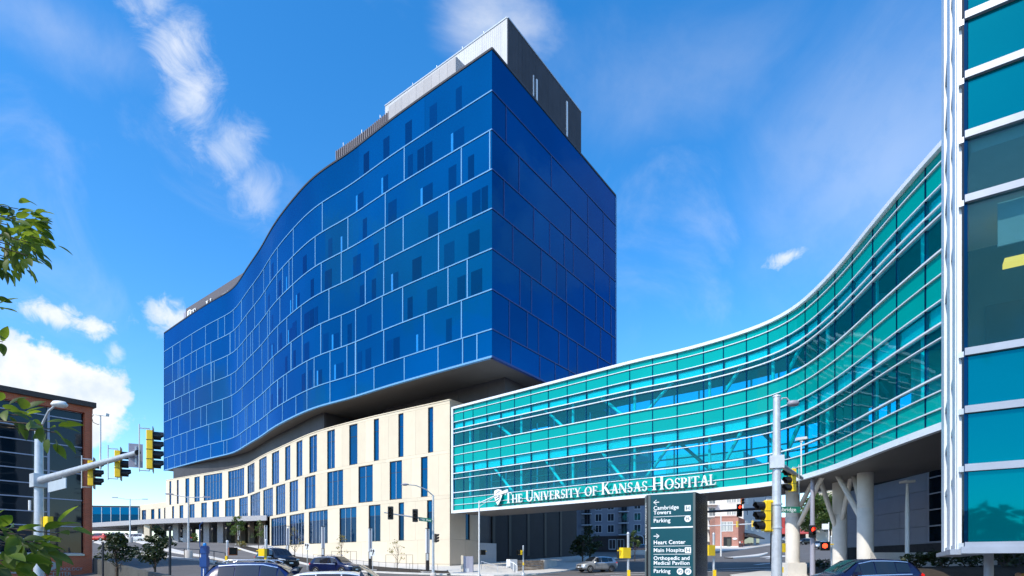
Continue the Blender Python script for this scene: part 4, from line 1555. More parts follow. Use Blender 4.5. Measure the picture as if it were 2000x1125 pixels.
# ------------------------------------------------------------------ pavements, kerbs, beds, markings
bed_kerb = [(X(463, 92), 92), (X(530, 78), 78), (X(611, 65), 65), (X(704, 60), 60), (X(790, 58.2), 58.2), (X(880, 57), 57)]
bed_in = [(X(480, 96), 96), (X(545, 86), 86), (X(620, 76), 76), (X(700, 69), 69), (X(790, 64), 64), (X(872, 61.0), 61.0)]
walk_out = [tuple(podium.at(s, -.1)) for s in np.linspace(S525 - 2, podium.L, 12)]
strip('pavement', bed_in, walk_out, .10, 'pavement')
strip('planting_bed', bed_kerb, bed_in, .07, 'soil')
kb = np.array(bed_kerb)
kn = np.array([(p[0] - .30, p[1] - .40) for p in bed_kerb])
strip('kerb', kn, kb, .14, 'kerb', skirt=.25, nw=1)
# corner apron in front of the bridge abutment, steps side
ap0 = [(X(880, 57), 57), (X(960, 55.5), 55.5), (X(1040, 57), 57), (X(1100, 62), 62), (X(1160, 74), 74), (X(1205, 88), 88)]
ap1 = [tuple(pc + np.array((-.5, -.8)))] + [tuple(q1 + RD * k) for k in (-2, 4, 11, 18, 27)]
strip('pavement', ap0, ap1, .12, 'pavement')
strip('kerb', [(x + .05, y - .35) for x, y in ap0], ap0, .13, 'kerb', skirt=.25, nw=1)
# drive up to the drop-off, paler, and the islands between its lanes
dr0 = [(X(250, 95), 95), (X(330, 80), 80), (X(420, 66), 66), (X(520, 56), 56)]
dr1 = [(X(420, 112), 112), (X(463, 91), 91), (X(530, 77), 77), (X(611, 64.3), 64.3)]
strip('drive', dr0, dr1, .02, 'asphalt2')
isl0 = [(X(185, 108), 108), (X(262, 90), 90), (X(330, 74), 74), (X(400, 64), 64), (X(440, 58), 58)]
isl1 = [(X(195, 112), 112), (X(275, 94), 94), (X(345, 77.5), 77.5), (X(412, 66), 66), (X(440, 60), 60)]
strip('traffic_island', isl0, isl1, .15, 'kerb', skirt=.3, nw=2)
is2a = [(X(183, 84), 84), (X(235, 72), 72), (X(320, 57), 57), (X(420, 47), 47)]
is2b = [(X(190, 88), 88), (X(250, 76), 76), (X(330, 60), 60), (X(425, 49.5), 49.5)]
strip('pavement', is2a, is2b, .13, 'pavement', skirt=.3, nw=3)
strip('pavement', [(X(180, 121), 121), (X(300, 112), 112), (X(360, 110.5), 110.5)], [(X(180, 126), 126), (X(300, 119), 119), (X(360, 118), 118)], .12, 'kerb', skirt=.3, nw=2)
gb0 = [(X(230, 113), 113), (X(300, 109), 109), (X(345, 107.5), 107.5)]
gb1 = [(X(230, 119), 119), (X(300, 113), 113), (X(345, 110), 110)]
strip('grass_verge', gb0, gb1, .14, 'grass', kind='structure', skirt=.2)
# far pavement, islands and markings up the street to the right
strip('pavement', [(X(1205, 104), 104), (X(1300, 98), 98), (X(1385, 96), 96)], [(X(1205, 112), 112), (X(1300, 112), 112), (X(1395, 112), 112)], .14, 'pavement', skirt=.3)
strip('pavement', [(X(1385, 118), 118), (X(1450, 125), 125), (X(1508, 150), 150), (X(1535, 190), 190)], [(X(1380, 142), 142), (X(1450, 146), 146), (X(1500, 165), 165), (X(1528, 195), 195)], .14, 'pavement', skirt=.3)
strip('traffic_island', [(X(1415, 82), 82), (X(1450, 90), 90), (X(1498, 108), 108)], [(X(1432, 80), 80), (X(1480, 88), 88), (X(1500, 106), 106)], .14, 'kerb', skirt=.3, nw=2)
strip('corner_island', [(X(1425, 46), 46), (X(1500, 51), 51), (X(1600, 47), 47)], [(X(1445, 38), 38), (X(1530, 37), 37), (X(1640, 34), 34)], .13, 'pavement', skirt=.3)
strip('planting_bed', [(X(1570, 52), 52), (X(1640, 62), 62), (X(1700, 70), 70)], [(X(1580, 41.5), 41.5), (X(1660, 43), 43), (X(1760, 44), 44)], .16, 'soil', skirt=.3)
for A, B in (([(26, 62), (31, 66)], [(26.4, 61.6), (31.4, 65.6)]), ([(33.5, 76), (41, 88)], [(33.8, 75.9), (41.3, 87.9)]), ([(47, 98), (56, 118)], [(47.3, 97.9), (56.3, 117.9)]),
             ([(38, 82), (36.2, 84)], [(45, 92), (43.2, 94)]), ([(8, 55.6), (26, 56.6)], [(8, 56.0), (26, 57.0)]), ([(9, 52.2), (27, 53.2)], [(9, 52.6), (27, 53.6)]),
             ([(-27, 50), (-20, 45)], [(-26.9, 50.3), (-19.9, 45.3)]), ([(-36, 68), (-30, 60)], [(-35.8, 68.1), (-29.8, 60.1)])):
    strip('lane_marking', A, B, .03, 'paint', nw=1)
# planted bank behind the street at the right
bank = grid_mesh(np.arange(20, 46, 1.0), np.arange(27.5, 34, .8))
bank.v = [(x, y, z + max(0, min(1, (y - 28.2) / 2.0)) * 1.05) for x, y, z in bank.v]
tag(bank.build('planting_bank', 'soil'), kind='structure')

# ------------------------------------------------------------------ leaves and trees
def leaf_cloud(mb, centre, rad, n, size, flat=.8, rng=random):
    for _ in range(n):
        while True:
            p = Vector((rng.uniform(-1, 1), rng.uniform(-1, 1), rng.uniform(-1, 1)))
            if p.length < 1:
                break
        p = Vector((p.x * rad[0], p.y * rad[1], p.z * rad[2])) + Vector(centre)
        u = Vector((rng.gauss(0, 1), rng.gauss(0, 1), rng.gauss(0, .5))).normalized()
        w = u.cross(Vector((rng.gauss(0, 1), rng.gauss(0, 1), rng.gauss(0, 1)))).normalized()
        l = size * rng.uniform(.6, 1.3)
        mb.add([p - u * l * .5, p + w * l * .28, p + u * l * .6, p - w * l * .28], [(0, 1, 2, 3)])


def tree(name, label, cat, base, h, spread, leaf, mat_, nclump=22, nleaf=60, group=None, trunk=.3, trunk_r=.08, seed=0, clump=.42, sparse=False):
    rng = random.Random(seed)
    b = Vector(base)
    t = thing(name, label, cat, b, 0, group)
    mb = MB()
    th = h * trunk
    topx = Vector((rng.uniform(-.05, .05) * h, rng.uniform(-.05, .05) * h, h * .86))
    mb.tube([b - Vector((0, 0, .2)), b + Vector((0, 0, th)), b + topx * .6 + Vector((0, 0, 0)), b + topx], [trunk_r, trunk_r * .8, trunk_r * .5, trunk_r * .15], 8)
    ends = []
    for i in range(nclump):
        f = rng.uniform(.1, 1)
        z = th + (h * .97 - th) * f
        a = rng.uniform(0, 6.283)
        rr = spread * math.sin(math.pi * (.12 + .82 * f) ** .85) * rng.uniform(.35, 1.0)
        e = b + Vector((math.cos(a) * rr, math.sin(a) * rr, z))
        s = b + topx * max(.25, (z / h - .22))
        if i < 14:
            mid = s + (e - s) * .5 + Vector((0, 0, -.06 * h * rng.random()))
            mb.tube([s, mid, e], [trunk_r * .35, trunk_r * .22, trunk_r * .08], 5)
        ends.append(e)
    mb.build('trunk', 'bark', t)
    mb = MB()
    for e in ends:
        c = spread * clump * rng.uniform(.6, 1.25)
        leaf_cloud(mb, e, (c, c, c * .7), int(nleaf * rng.uniform(.5, 1.4)), leaf, rng=rng)
    mb.build('crown', mat_, t)
    return t


def bush(name, label, base, r, h, mat_, n, leaf, seed, group=None, cat='shrub'):
    rng = random.Random(seed)
    t = thing(name, label, cat, base, 0, group)
    mb = MB()
    for i in range(7):
        a = rng.uniform(0, 6.28)
        mb.tube([Vector(base) - Vector((0, 0, .1)), Vector(base) + Vector((math.cos(a) * r * .6, math.sin(a) * r * .6, h * .8))], [.03, .008], 5)
    mb.build('stem', 'bark', t)
    mb = MB()
    for i in range(9):
        a, q = rng.uniform(0, 6.28), rng.uniform(0, .75)
        leaf_cloud(mb, Vector(base) + Vector((math.cos(a) * r * q, math.sin(a) * r * q, h * rng.uniform(.3, .8))), (r * .42, r * .42, h * .3), n // 9, leaf, rng=rng)
    mb.build('foliage', mat_, t)
    return t


def gp(px, D, dz=0.0):
    x = X(px, D)
    return (x, D, g(x, D) + dz)


tree('street_tree', 'small dark street tree beside the brick office corner', 'tree', gp(228, 35), Z(1046, 35) - g(X(228, 35), 35), 1.05, .22, 'leaf_dark', 26, 55, 'young street trees by the slope', .34, .07, 4)
tree('street_tree', 'small dark street tree left of the thin black post', 'tree', gp(303, 31), Z(1030, 31) - g(X(303, 31), 31), .85, .20, 'leaf_dark', 26, 55, 'young street trees by the slope', .34, .06, 9)
for i, (px, D, hh, lab) in enumerate(((576, 76, 4.2, 'thin yellow sapling in the bed nearest the drop-off'), (668, 66.5, 3.6, 'bare yellowish sapling with its guard frame right of the arrow sign'), (776, 61.5, 3.3, 'thin yellow sapling by the podium nearest the street signal'))):
    tree('sapling', lab, 'sapling', gp(px, D), hh, 1.15, .17, 'leaf_yellow', 16, 11, 'saplings in the podium bed', .35, .045, 20 + i, .3)
    bx, by, bz = gp(px, D)
    gfr = thing('tree_guard', ('thin metal guard frame round the sapling nearest the drop-off', 'thin metal guard frame round the bare sapling right of the arrow sign', 'thin metal guard frame round the sapling nearest the street signal')[i], 'tree guard', (bx, by, bz), 0, 'sapling guards')
    for dx_ in (-1.3, -.2, .9, 1.6):
        MB().tube([(bx + dx_, by + .3, bz), (bx + dx_, by + .3, bz + 1.75)], .022, 6).build('post', 'bronze', gfr)
    MB().tube([(bx - 1.3, by + .3, bz + 1.75), (bx + 1.6, by + .3, bz + 1.75)], .02, 6).build('rail', 'bronze', gfr)
tree('young_tree', 'yellow green young tree at the drop-off entrance', 'tree', gp(463, 97), 5.0, 1.6, .30, 'leaf_mid', 20, 40, None, .3, .08, 31)
tree('young_tree', 'slim green young tree between drop-off and podium corner', 'tree', gp(505, 91), 4.8, 1.1, .26, 'leaf_mid', 14, 26, None, .35, .06, 32)
bush('shrub', 'round yellow green shrub below the drop-off tree', gp(472, 93), .9, 1.2, 'leaf_yellow', 260, .2, 33)
bush('shrub', 'green shrub in the planter under the canopy', gp(382, 106), .8, 1.8, 'leaf_mid', 240, .28, 34)
tree('street_tree', 'dark tree before the grey apartment block', 'tree', (X(1152, 84), 84, g(X(1152, 84), 84) - .3), 5.4, 1.6, .4, 'leaf_dark', 18, 30, None, .3, .14, 41)
tree('street_tree', 'darker bushier tree beside the dark hospital flank', 'tree', (X(1138, 78), 78, g(X(1138, 78), 78) - .3), 4.0, 1.6, .4, 'leaf_dark', 22, 50, None, .3, .12, 42)
tree('young_tree', 'small green tree at the totem left edge before the arch', 'tree', (X(1240, 78), 78, g(X(1240, 78), 78)), 4.2, .9, .3, 'leaf_mid', 14, 22, None, .4, .06, 43)
tree('street_tree', 'big sunlit green tree far up the street', 'tree', (X(1592, 190), 190, g(X(1592, 190), 190)), 15, 6.0, 1.0, 'leaf_mid', 40, 90, None, .22, .3, 44)
tree('street_tree', 'far green tree right of the big sunlit one', 'tree', (X(1622, 205), 205, g(X(1622, 205), 205)), 16, 6.0, 1.0, 'leaf_mid', 40, 80, None, .22, .3, 45)
for i, (px, D, r, h, lab) in enumerate(((1795, 32.5, .8, .9, 'low dark shrub on the bank right behind the navy crossover'), (1845, 31.5, .9, 1.0, 'low dark shrub on the bank below the pavilion fins'),
                                   (1890, 32, 1.0, 1.1, 'low dark shrub on the bank left of the pavilion column'), (1962, 31, 1.1, 1.2, 'low dark shrub on the bank right of the pavilion column'), (1605, 50, 1.1, .9, 'low dark shrub bed behind the concrete columns'))):
    x, y = X(px, D), D
    bush('shrub', lab, (x, y, g(x, y) + (1.0 if D < 40 else .1)), r, h, 'leaf_dark', 330, .22, 50 + i, 'shrubs on the bank' if D < 40 else None)

mb = MB()
rng_ = random.Random(5)
for k in range(60):
    a = R(178 + 110 * (k / 59)) if k < 60 else 0
    rr_ = rng_.uniform(85, 125)
    cx_, cy_ = math.cos(a) * rr_ + 10, math.sin(a) * rr_ + 20
    hh_ = rng_.uniform(6, 13)
    zg_ = g(cx_, cy_)
    for q in range(5):
        leaf_cloud(mb, (cx_ + rng_.uniform(-4, 4), cy_ + rng_.uniform(-4, 4), zg_ + hh_ * rng_.uniform(.25, .8)), (4.5, 4.5, hh_ * .3), 90, 1.7, rng=rng_)
mb.build('woodland', 'leaf_dark', kind='stuff')

# ------------------------------------------------------------------ low walls, steps, rails, cabinet at the corner
st = thing('corner_steps', 'pale concrete steps at the dark hospital flank', 'steps', gp(975, 60))
for k in range(4):
    z0 = g(X(975, 60), 60) - .2
    MB().box(X(938, 60) + .1 * k, X(1004, 60) - .15 * k, 59.2 + .42 * k, 62.5, z0, z0 + .32 + .15 * k + .12).build('step', 'concrete', st)
rw = thing('rubble_wall', 'low brown rubble stone wall at the foot of the dark flank', 'wall', gp(1040, 62))
rp = Path([(X(1010, 61.5), 61.5), (X(1062, 64), 64)])
zb = g(*rp.at(rp.L / 2)) - .2
random.seed(9)
for r in range(5):
    s = -.2 * (r % 2)
    while s < rp.L:
        w = random.uniform(.35, .75)
        slab(mbp := MB(), rp, max(0, s) + .01, min(rp.L, s + w) - .01, zb + .28 * r + .02, zb + .28 * (r + 1) - .01 + random.uniform(-.02, .02), -.4, random.uniform(-.03, .04), 5)
        mbp.build('stone', 'stonewall', rw)
        s += w
slab(mbp := MB(), rp, -1.0, -.02, zb, zb + 1.5, -.6, .05)
mbp.build('end_block', 'white_paint', rw)
lw = thing('low_wall', 'dark low concrete wall continuing from the rubble wall', 'wall', gp(1075, 66))
slab(MB(), rp, 0, 1, 0, 1, 0, 1)
lp = Path([(X(1063, 64.3), 64.3), (X(1088, 70), 70)])
slab(mbp := MB(), lp, 0, lp.L, zb, zb + 1.35, -.4, 0)
mbp.build('wall_block', 'concrete', lw)
slab(mbp := MB(), lp, -.02, lp.L, zb + 1.352, zb + 1.45, -.45, .05)
mbp.build('coping', 'concrete', lw)


def handrail(label, pts, hts, group=None, mat_='galv', r=.028):
    """pts plan points; a top rail on posts"""
    P0 = pts[0]
    t = thing('handrail', label, 'railing', (P0[0], P0[1], g(*P0)), 0, group)
    tops = []
    for (x, y), h in zip(pts, hts):
        z = g(x, y)
        MB().tube([(x, y, z - .05), (x, y, z + h)], r, 8).build('post', mat_, t)
        tops.append((x, y, z + h))
    MB().tube(tops, r, 8).build('top_rail', mat_, t)
    return t


handrail('white bent handrail at the top of the corner steps', [(X(990, 60.2), 60.2), (X(1003, 59.6), 59.6), (X(1010, 58.6), 58.6)], [1.25, 1.1, .85], 'handrails at the steps', 'white_paint', .05)
handrail('grey handrail at the left of the corner steps', [(X(940, 61), 61), (X(947, 60), 60), (X(972, 58.8), 58.8)], [1.15, 1.1, .8], 'handrails at the steps')
pr0 = [(X(p, d), d) for p, d in ((612, 71), (634, 68.8), (660, 66.6), (688, 64.5), (710, 63), (740, 61.6), (770, 60.5), (800, 59.9), (816, 59.6), (855, 59.2), (905, 58.8))]
handrail('long thin bronze railing along the podium planting bed', pr0, [.95] * len(pr0), None, 'bronze', .016)
rl = [(X(p, d), d) for p, d in ((300, 62), (330, 57), (360, 53), (390, 50), (418, 47.5), (440, 46))]
handrail('low dark railing along the sloping drive pavement', rl, [1.0] * 6, None, 'rail_dark', .03)

ub = thing('utility_cabinet', 'grey steel electrical cabinet by the tan podium corner', 'cabinet', gp(915, 59.5))
ux, uy, uz = gp(915, 59.5)
MB().box(ux - .5, ux + .5, uy - .35, uy + .35, uz, uz + 1.75).build('cabinet_body', 'siding', ub)
for k in (0, 1):
    MB().box(ux - .47 + .48 * k, ux - .01 + .47 * k, uy - .37, uy - .352, uz + .1, uz + 1.68).build('door', 'siding', ub)
for k in range(5):
    MB().box(ux - .30 + .08 * k, ux - .25 + .08 * k, uy - .385, uy - .372, uz + .14, uz + .5).build('vent_slot', 'white_paint', ub)
MB().box(ux - .75, ux - .52, uy - .3, uy + .3, uz, uz + 1.85).build('meter_post', 'stone', ub)
MB().box(ux - .9, ux + .7, uy - .8, uy + .8, uz - .3, uz + .08).build('plinth', 'concrete', ub)

# ------------------------------------------------------------------ street furniture builders


def lamp_tower(label, px, ytop, D, group):
    """slim twin-plate light column with a brown lower shaft"""
    x, y, z = gp(px, D)
    zt = Z(ytop, D)
    t = thing('light_column', label, 'light column', (x, y, z), R(25), group)
    zm = z + (zt - z) * .45
    M = Matrix.Translation((x, y, 0)) @ Matrix.Rotation(R(25), 4, 'Z')
    MB().box(-.16, .16, -.16, .16, z - .2, zm, M).build('shaft', 'bronze', t)
    MB().box(-.19, -.09, -.15, .15, zm + .01, zt, M).build('side_plate', 'white_paint', t)
    MB().box(.09, .19, -.15, .15, zm + .01, zt, M).build('side_plate', 'alu', t)
    MB().box(-.085, .085, -.10, .10, zm + .01, zt - .25, M).build('lamp_core', 'siding', t)
    MB().box(-.2, .2, -.17, .17, zt + .005, zt + .06, M).build('cap', 'bronze', t)
    MB().box(-.17, .05, -.175, -.162, zm - .75, zm - .05, M).build('accent_panel', 'white_paint', t)
    MB().box(-.6, .6, -.45, .45, z - .1, z + .16, M).build('footing', 'concrete', t)


for i, (px, yt, D, lab) in enumerate(((466, 1024, 99, 'paired light column beside the drop-off tree'), (519, 1026, 80, 'slim light column where the drive meets the bed'), (562, 1028, 72, 'slim light column left of the arrow sign'),
                                      (631, 1029, 66, 'slim light column before the wide ground floor windows'), (723, 1032, 61.5, 'slim light column behind the white keep right sign'), (835, 1033, 59.5, 'slim light column next to the street signal pole'))):
    lamp_tower(lab, px, yt, D, 'light columns along the podium')


def double_lamp(label, px, ytop, D, arms, group):
    x, y, z = gp(px, D)
    zt = Z(ytop, D)
    t = thing('street_lamp', label, 'street lamp', (x, y, z), 0, group)
    MB().lathe([(.42, z - .3), (.42, z + .75), (.38, z + .8)], 14, Matrix.Translation((x, y, 0))).build('base', 'concrete', t)
    MB().tube([(x, y, z + .8), (x, y, zt)], [.11, .07], 10).build('pole', 'galv', t)
    for d in arms:
        a, b = Vector((x, y, zt - .15)), Vector((x + d[0], y + d[1], zt + d[2]))
        MB().tube([a, b], .04, 8).build('arm', 'galv', t)
        M = frame_m(b, Vector((d[0], d[1], 0)))
        MB().box(-.35, .35, -.05, .06, -.15, .15, M).build('lamp_head', 'siding', t)


double_lamp('double armed street lamp in front of the glazed wing', 254, 974, 89, ((-2.0, -.5, .12), (2.0, .5, -.02)), 'double armed lamps on the drive')
double_lamp('double armed street lamp in front of the cream podium left end', 368, 969, 60, ((-1.7, -.5, .15), (1.7, .5, -.05)), 'double armed lamps on the drive')

PI = math.pi


def signal_head(label, loc, heading, n=3, housing='yellow', lit=None, back=True, s=1.0, group='traffic signals', cap=None):
    """heading: direction (deg, 0 = +X, counter-clockwise) the lenses face; loc = centre of the housing"""
    t = thing('traffic_signal', label, 'traffic light', loc, R(heading), group)
    M = Matrix.Translation(loc) @ Matrix.Rotation(R(heading), 4, 'Z') @ Matrix.Scale(s, 4)
    H = .335 * n
    mb = MB()
    mb.prism([(-.17, -.13), (-.14, -.16), (.14, -.16), (.17, -.13), (.17, .13), (.14, .16), (-.14, .16), (-.17, .13)], -H / 2, H / 2, M @ Matrix.Translation((-.06, 0, 0)) @ Matrix.Scale(.62, 4, (1, 0, 0)))
    mb.build('housing', housing, t)
    for k in range(n - 1):
        zc = -H / 2 + .335 * (k + 1)
        MB().box(-.168, .048, -.166, .166, zc - .008, zc + .008, M).build('seam', 'black', t)
    if back:
        mb = MB()
        w, h = .27, H / 2 + .13
        hole = [(-w + .04, -h), (w - .04, -h), (w, -h + .05), (w, h - .05), (w - .04, h), (-w + .04, h), (-w, h - .05), (-w, -h + .05)]
        Mx = M @ Matrix(((0, 0, 1, .03), (1, 0, 0, 0), (0, 1, 0, 0), (0, 0, 0, 1)))
        mb.prism(hole, 0, .012, Mx)
        mb.build('backplate', 'black', t)
    for k in range(n):
        zc = H / 2 - .168 - .335 * k
        Mx = M @ Matrix.Translation((.047, 0, zc)) @ Matrix.Rotation(PI / 2, 4, 'Y')
        on = lit is not None and k == lit
        MB().lathe([(.135, -.02), (.135, .004), (.10, .022), (.03, .034)], 18, Mx).build('lens', 'red_on' if on and k == 0 else 'lens_off', t)
        # tunnel visor open at the bottom
        mb = MB()
        vs, fs = [], []
        N = 14
        for j in range(N + 1):
            u = R(-50 + 280 * j / N)
            c_, s_ = math.cos(u), math.sin(u)
            L = .30 if s_ > -.1 else .22
            for rr, ll in ((.155, 0), (.155, L), (.148, L), (.148, 0)):
                vs.append(M @ Vector((.045 + ll, c_ * rr, zc + s_ * rr)))
        for j in range(N):
            for a in range(4):
                b = (a + 1) % 4
                fs.append((j * 4 + a, j * 4 + b, j * 4 + 4 + b, j * 4 + 4 + a))
        mb.add(vs, fs, False)
        mb.build('visor', 'black', t)
    for zc in (-H / 2 - .02, H / 2 + .02):
        mb = MB().tube([M @ Vector((-.07, 0, zc)), M @ Vector((-.07, 0, zc + math.copysign(.05, zc))), M @ Vector((-.38, 0, zc + math.copysign(.05, zc)))], .018, 6)
        mb.build('bracket', 'galv', t)
    MB().tube([M @ Vector((-.38, 0, -H / 2 - .12)), M @ Vector((-.38, 0, H / 2 + .2))], .022, 6).build('mounting_tube', 'galv', t)
    return t


def ped_head(label, loc, heading, lit=False, group='pedestrian signals', housing='yellow'):
    t = thing('pedestrian_signal', label, 'pedestrian signal', loc, R(heading), group)
    M = Matrix.Translation(loc) @ Matrix.Rotation(R(heading), 4, 'Z')
    MB().prism([(-.13, -.2), (-.10, -.23), (.10, -.23), (.12, -.2), (.12, .2), (.10, .23), (-.10, .23), (-.13, .2)], -.23, .23, M).build('housing', housing, t)
    MB().box(.121, .135, -.19, .19, -.19, .19, M).build('face', 'black', t)
    if lit:
        MB().lathe([(.13, 0), (.13, .006)], 14, M @ Matrix.Translation((.136, 0, .02)) @ Matrix.Rotation(PI / 2, 4, 'Y')).build('lit_hand', 'walk_on', t)
    vis = MB()
    for (a, b, c, d) in ((-.23, -.21, -.22, .23), (.21, .23, -.22, .23), (-.208, .208, .21, .23)):
        vis.box(.122, .30, a, b, c, d, M)
    vis.build('visor', 'black', t)
    for k in range(5):
        MB().box(.14, .28, -.19, .19, -.17 + .08 * k, -.163 + .08 * k, M).build('louvre', 'black', t)
    MB().tube([M @ Vector((-.03, .23, .1)), M @ Vector((-.03, .42, .1))], .03, 8).build('bracket', 'yellow', t)
    return t


def post(label, px, D, ytop, r=.055, group='short signal posts', button=True, name='signal_post', mat_='galv'):
    x, y, z = gp(px, D)
    t = thing(name, label, 'post', (x, y, z), 0, group)
    M = Matrix.Translation((x, y, 0))
    MB().lathe([(.20, z - .1), (.20, z + .12), (.13, z + .28), (r, z + .32)], 12, M).build('base', mat_, t)
    MB().tube([(x, y, z + .3), (x, y, Z(ytop, D))], r, 12).build('pole', mat_, t)
    MB().lathe([(r * 1.25, Z(ytop, D)), (r * 1.25, Z(ytop, D) + .03), (r * .4, Z(ytop, D) + .09)], 12, M).build('cap', mat_, t)
    if button:
        MB().box(x - .06, x + .06, y - r - .09, y - r - .002, z + 1.0, z + 1.28).build('push_button', 'yellow', t)
    return x, y, z


# ---- mast arm at the left
pD = 26.0
px0, pz0 = X(76, pD), g(X(76, pD), pD)
ml = thing('signal_mast', 'tall grey signal mast with long arm and lamp at the left', 'signal mast', (px0, pD, pz0))
MB().tube([(px0, pD, pz0 - .1), (px0, pD, Z(842, pD))], [.205, .155], 18).build('pole', 'galv', ml)
MB().lathe([(.34, pz0 - .1), (.34, pz0 + .1), (.22, pz0 + .16)], 16, Matrix.Translation((px0, pD, 0))).build('base_plate', 'galv', ml)
armA, armB = Vector((px0, pD, Z(939, pD))), P(268, 884, 20.6)
armd = (armB - armA)
MB().tube([armA + armd * .015, armB], [.165, .085], 16).build('mast_arm', 'galv', ml)
MB().tube([armB, armB + armd.normalized() * .06], [.095, .095], 14).build('arm_cap', 'seam', ml)
MB().box(-.28, .28, -.27, .27, -.30, .30, Matrix.Translation(armA) @ Matrix.Rotation(R(-35), 4, 'Z')).build('clamp', 'galv', ml)
lampE = P(116, 790, 25.2)
MB().tube([(px0, pD, Z(842, pD) - .2), P(84, 825, 25.9), P(95, 803, 25.6), P(108, 792, 25.3)], .045, 8).build('lamp_arm', 'galv', ml)
mb = MB().lathe([(.03, .16), (.20, .12), (.27, 0), (.24, -.07), (.10, -.12)], 16, Matrix.Translation(lampE) @ Matrix.Scale(1.25, 4, (1, 0, 0)))
mb.build('lamp_head', 'white_paint', ml)
MB().tube([(px0 - .25, pD - .2, Z(978, pD)), (px0 - .25, pD - .2, Z(998, pD))], .05, 8).build('antenna', 'white_paint', ml)
# hanging street sign plate seen from behind below the arm
sg = thing('street_sign', 'blank backed street name plate hanging under the left mast arm', 'street sign', tuple(armA + armd * .22))
sM = frame_m(armA + armd * .12 + Vector((0, 0, -.12)), armd)
MB().box(0, 2.0, -.52, -.08, -.02, .02, sM).build('plate', 'alu', sg)
for k in (.3, 1.7):
    MB().box(k - .03, k + .03, -.08, .2, -.03, .03, sM).build('hanger', 'galv', sg)


def on_arm(px):
    k = (px - CX) / F
    t = (k * armA.y - armA.x) / (armd.x - k * armd.y)
    return armA + armd * t


cam_p = on_arm(196)
cm = thing('detector_camera', 'white detector camera on a thin pole above the left mast arm', 'camera', tuple(cam_p))
MB().tube([cam_p - Vector((0, 0, .25)), P(196, 812, cam_p.y)], .03, 8).build('pole', 'white_paint', cm)
hd = P(197, 809, cam_p.y)
MB().box(-.28, .32, -.07, .07, -.05, .06, Matrix.Translation(hd) @ Matrix.Rotation(R(-12), 4, 'Z') @ Matrix.Rotation(R(9), 4, 'Y')).build('camera_head', 'white_paint', cm)
MB().tube([hd + Vector((-.25, 0, .02)), hd + Vector((-.36, 0, -.12)), hd + Vector((-.3, 0, -.32)), hd + Vector((-.12, 0, -.4)), hd + Vector((0, 0, -.38))], .012, 6).build('cable', 'black', cm)
HEAD = 28
a = on_arm(166)
signal_head('yellow backed signal on the left mast arm nearest its pole', tuple(a + Vector((.15, .25, -.20))), HEAD)
a = on_arm(218)
signal_head('yellow backed three lamp signal midway along the left mast arm', tuple(a + Vector((.15, .25, -.12))), HEAD)
a = P(297, 879, 20.2)
signal_head('large four lamp signal at the tip of the left mast arm', tuple(a), HEAD, 4)
sgn = thing('arm_sign', 'grey backed lane sign on the left mast arm left of its tip signal', 'traffic sign', tuple(on_arm(256)))
a = on_arm(257) + Vector((.02, .2, 0))
M = frame_m(a, Vector((.87, .5, 0)))
MB().box(-.22, .22, -.45, .42, -.012, .012, M).build('plate', 'siding', sgn)
MB().box(-.03, .03, -.35, .33, .014, .05, M).build('bracket', 'galv', sgn)
ped_head('orange pedestrian signal head low on the left mast', (px0 + .42, pD, Z(1019, pD)), 60)

# ---- pole at the right
rD = 22.0
rx, rz = X(1517, rD), g(X(1517, rD), rD)
mr = thing('signal_mast', 'tall white grey signal mast before the skybridge at the right', 'signal mast', (rx, rD, rz))
MB().tube([(rx, rD, rz - .1), (rx, rD, Z(776, rD))], [.21, .125], 18).build('pole', 'galv', mr)
MB().lathe([(.145, Z(776, rD)), (.145, Z(773, rD)), (.06, Z(771, rD))], 16, Matrix.Translation((rx, rD, 0))).build('cap', 'galv', mr)
MB().lathe([(.34, rz - .1), (.34, rz + .1), (.23, rz + .16)], 16, Matrix.Translation((rx, rD, 0))).build('base_plate', 'galv', mr)
rA, rB = P(1517, 903, rD), P(1566, 934, 27.2)
MB().tube([rA, rB], [.11, .08], 12).build('mast_arm', 'galv', mr)
MB().box(-.25, .25, -.22, .22, -.24, .24, Matrix.Translation(rA) @ Matrix.Rotation(R(-20), 4, 'Z')).build('clamp', 'galv', mr)
MB().tube([P(1519, 787, rD), P(1528, 778, rD), P(1536, 777, rD), P(1543, 785, rD)], .03, 8).build('lamp_arm', 'galv', mr)
MB().lathe([(.03, .11), (.14, .09), (.19, 0), (.15, -.08), (.05, -.11)], 14, Matrix.Translation(P(1549, 788, rD)) @ Matrix.Scale(1.25, 4, (1, 0, 0))).build('lamp_head', 'siding', mr)
for py in (985, 1031):
    MB().lathe([(.205, Z(py, rD) - .03), (.205, Z(py, rD) + .03)], 16, Matrix.Translation((rx, rD, 0))).build('band', 'galv', mr)
cmr = thing('detector_camera', 'white detector camera on a thin pole at the right mast arm tip', 'camera', tuple(P(1565, 930, 27)))
MB().tube([P(1565, 938, 27), P(1565, 862, 27)], .035, 8).build('pole', 'white_paint', cmr)
MB().box(-.24, .24, -.09, .09, -.05, .07, Matrix.Translation(P(1565, 857, 27)) @ Matrix.Rotation(R(-8), 4, 'Y')).build('camera_head', 'white_paint', cmr)
MB().box(-.05, .05, -.05, .05, -.16, -.05, Matrix.Translation(P(1565, 857, 27))).build('mount', 'white_paint', cmr)
signal_head('yellow sided signal hanging from the right mast arm', tuple(P(1545, 938, 25.5)), 188, 3, back=False)
signal_head('big yellow signal fixed to the right mast', tuple(P(1493, 1008, rD)), 188, 3, back=False, s=1.12)
for py in (980, 1036):
    MB().tube([P(1493, py, rD), P(1514, py, rD)], .06, 8).build('signal_bracket', 'yellow', mr)

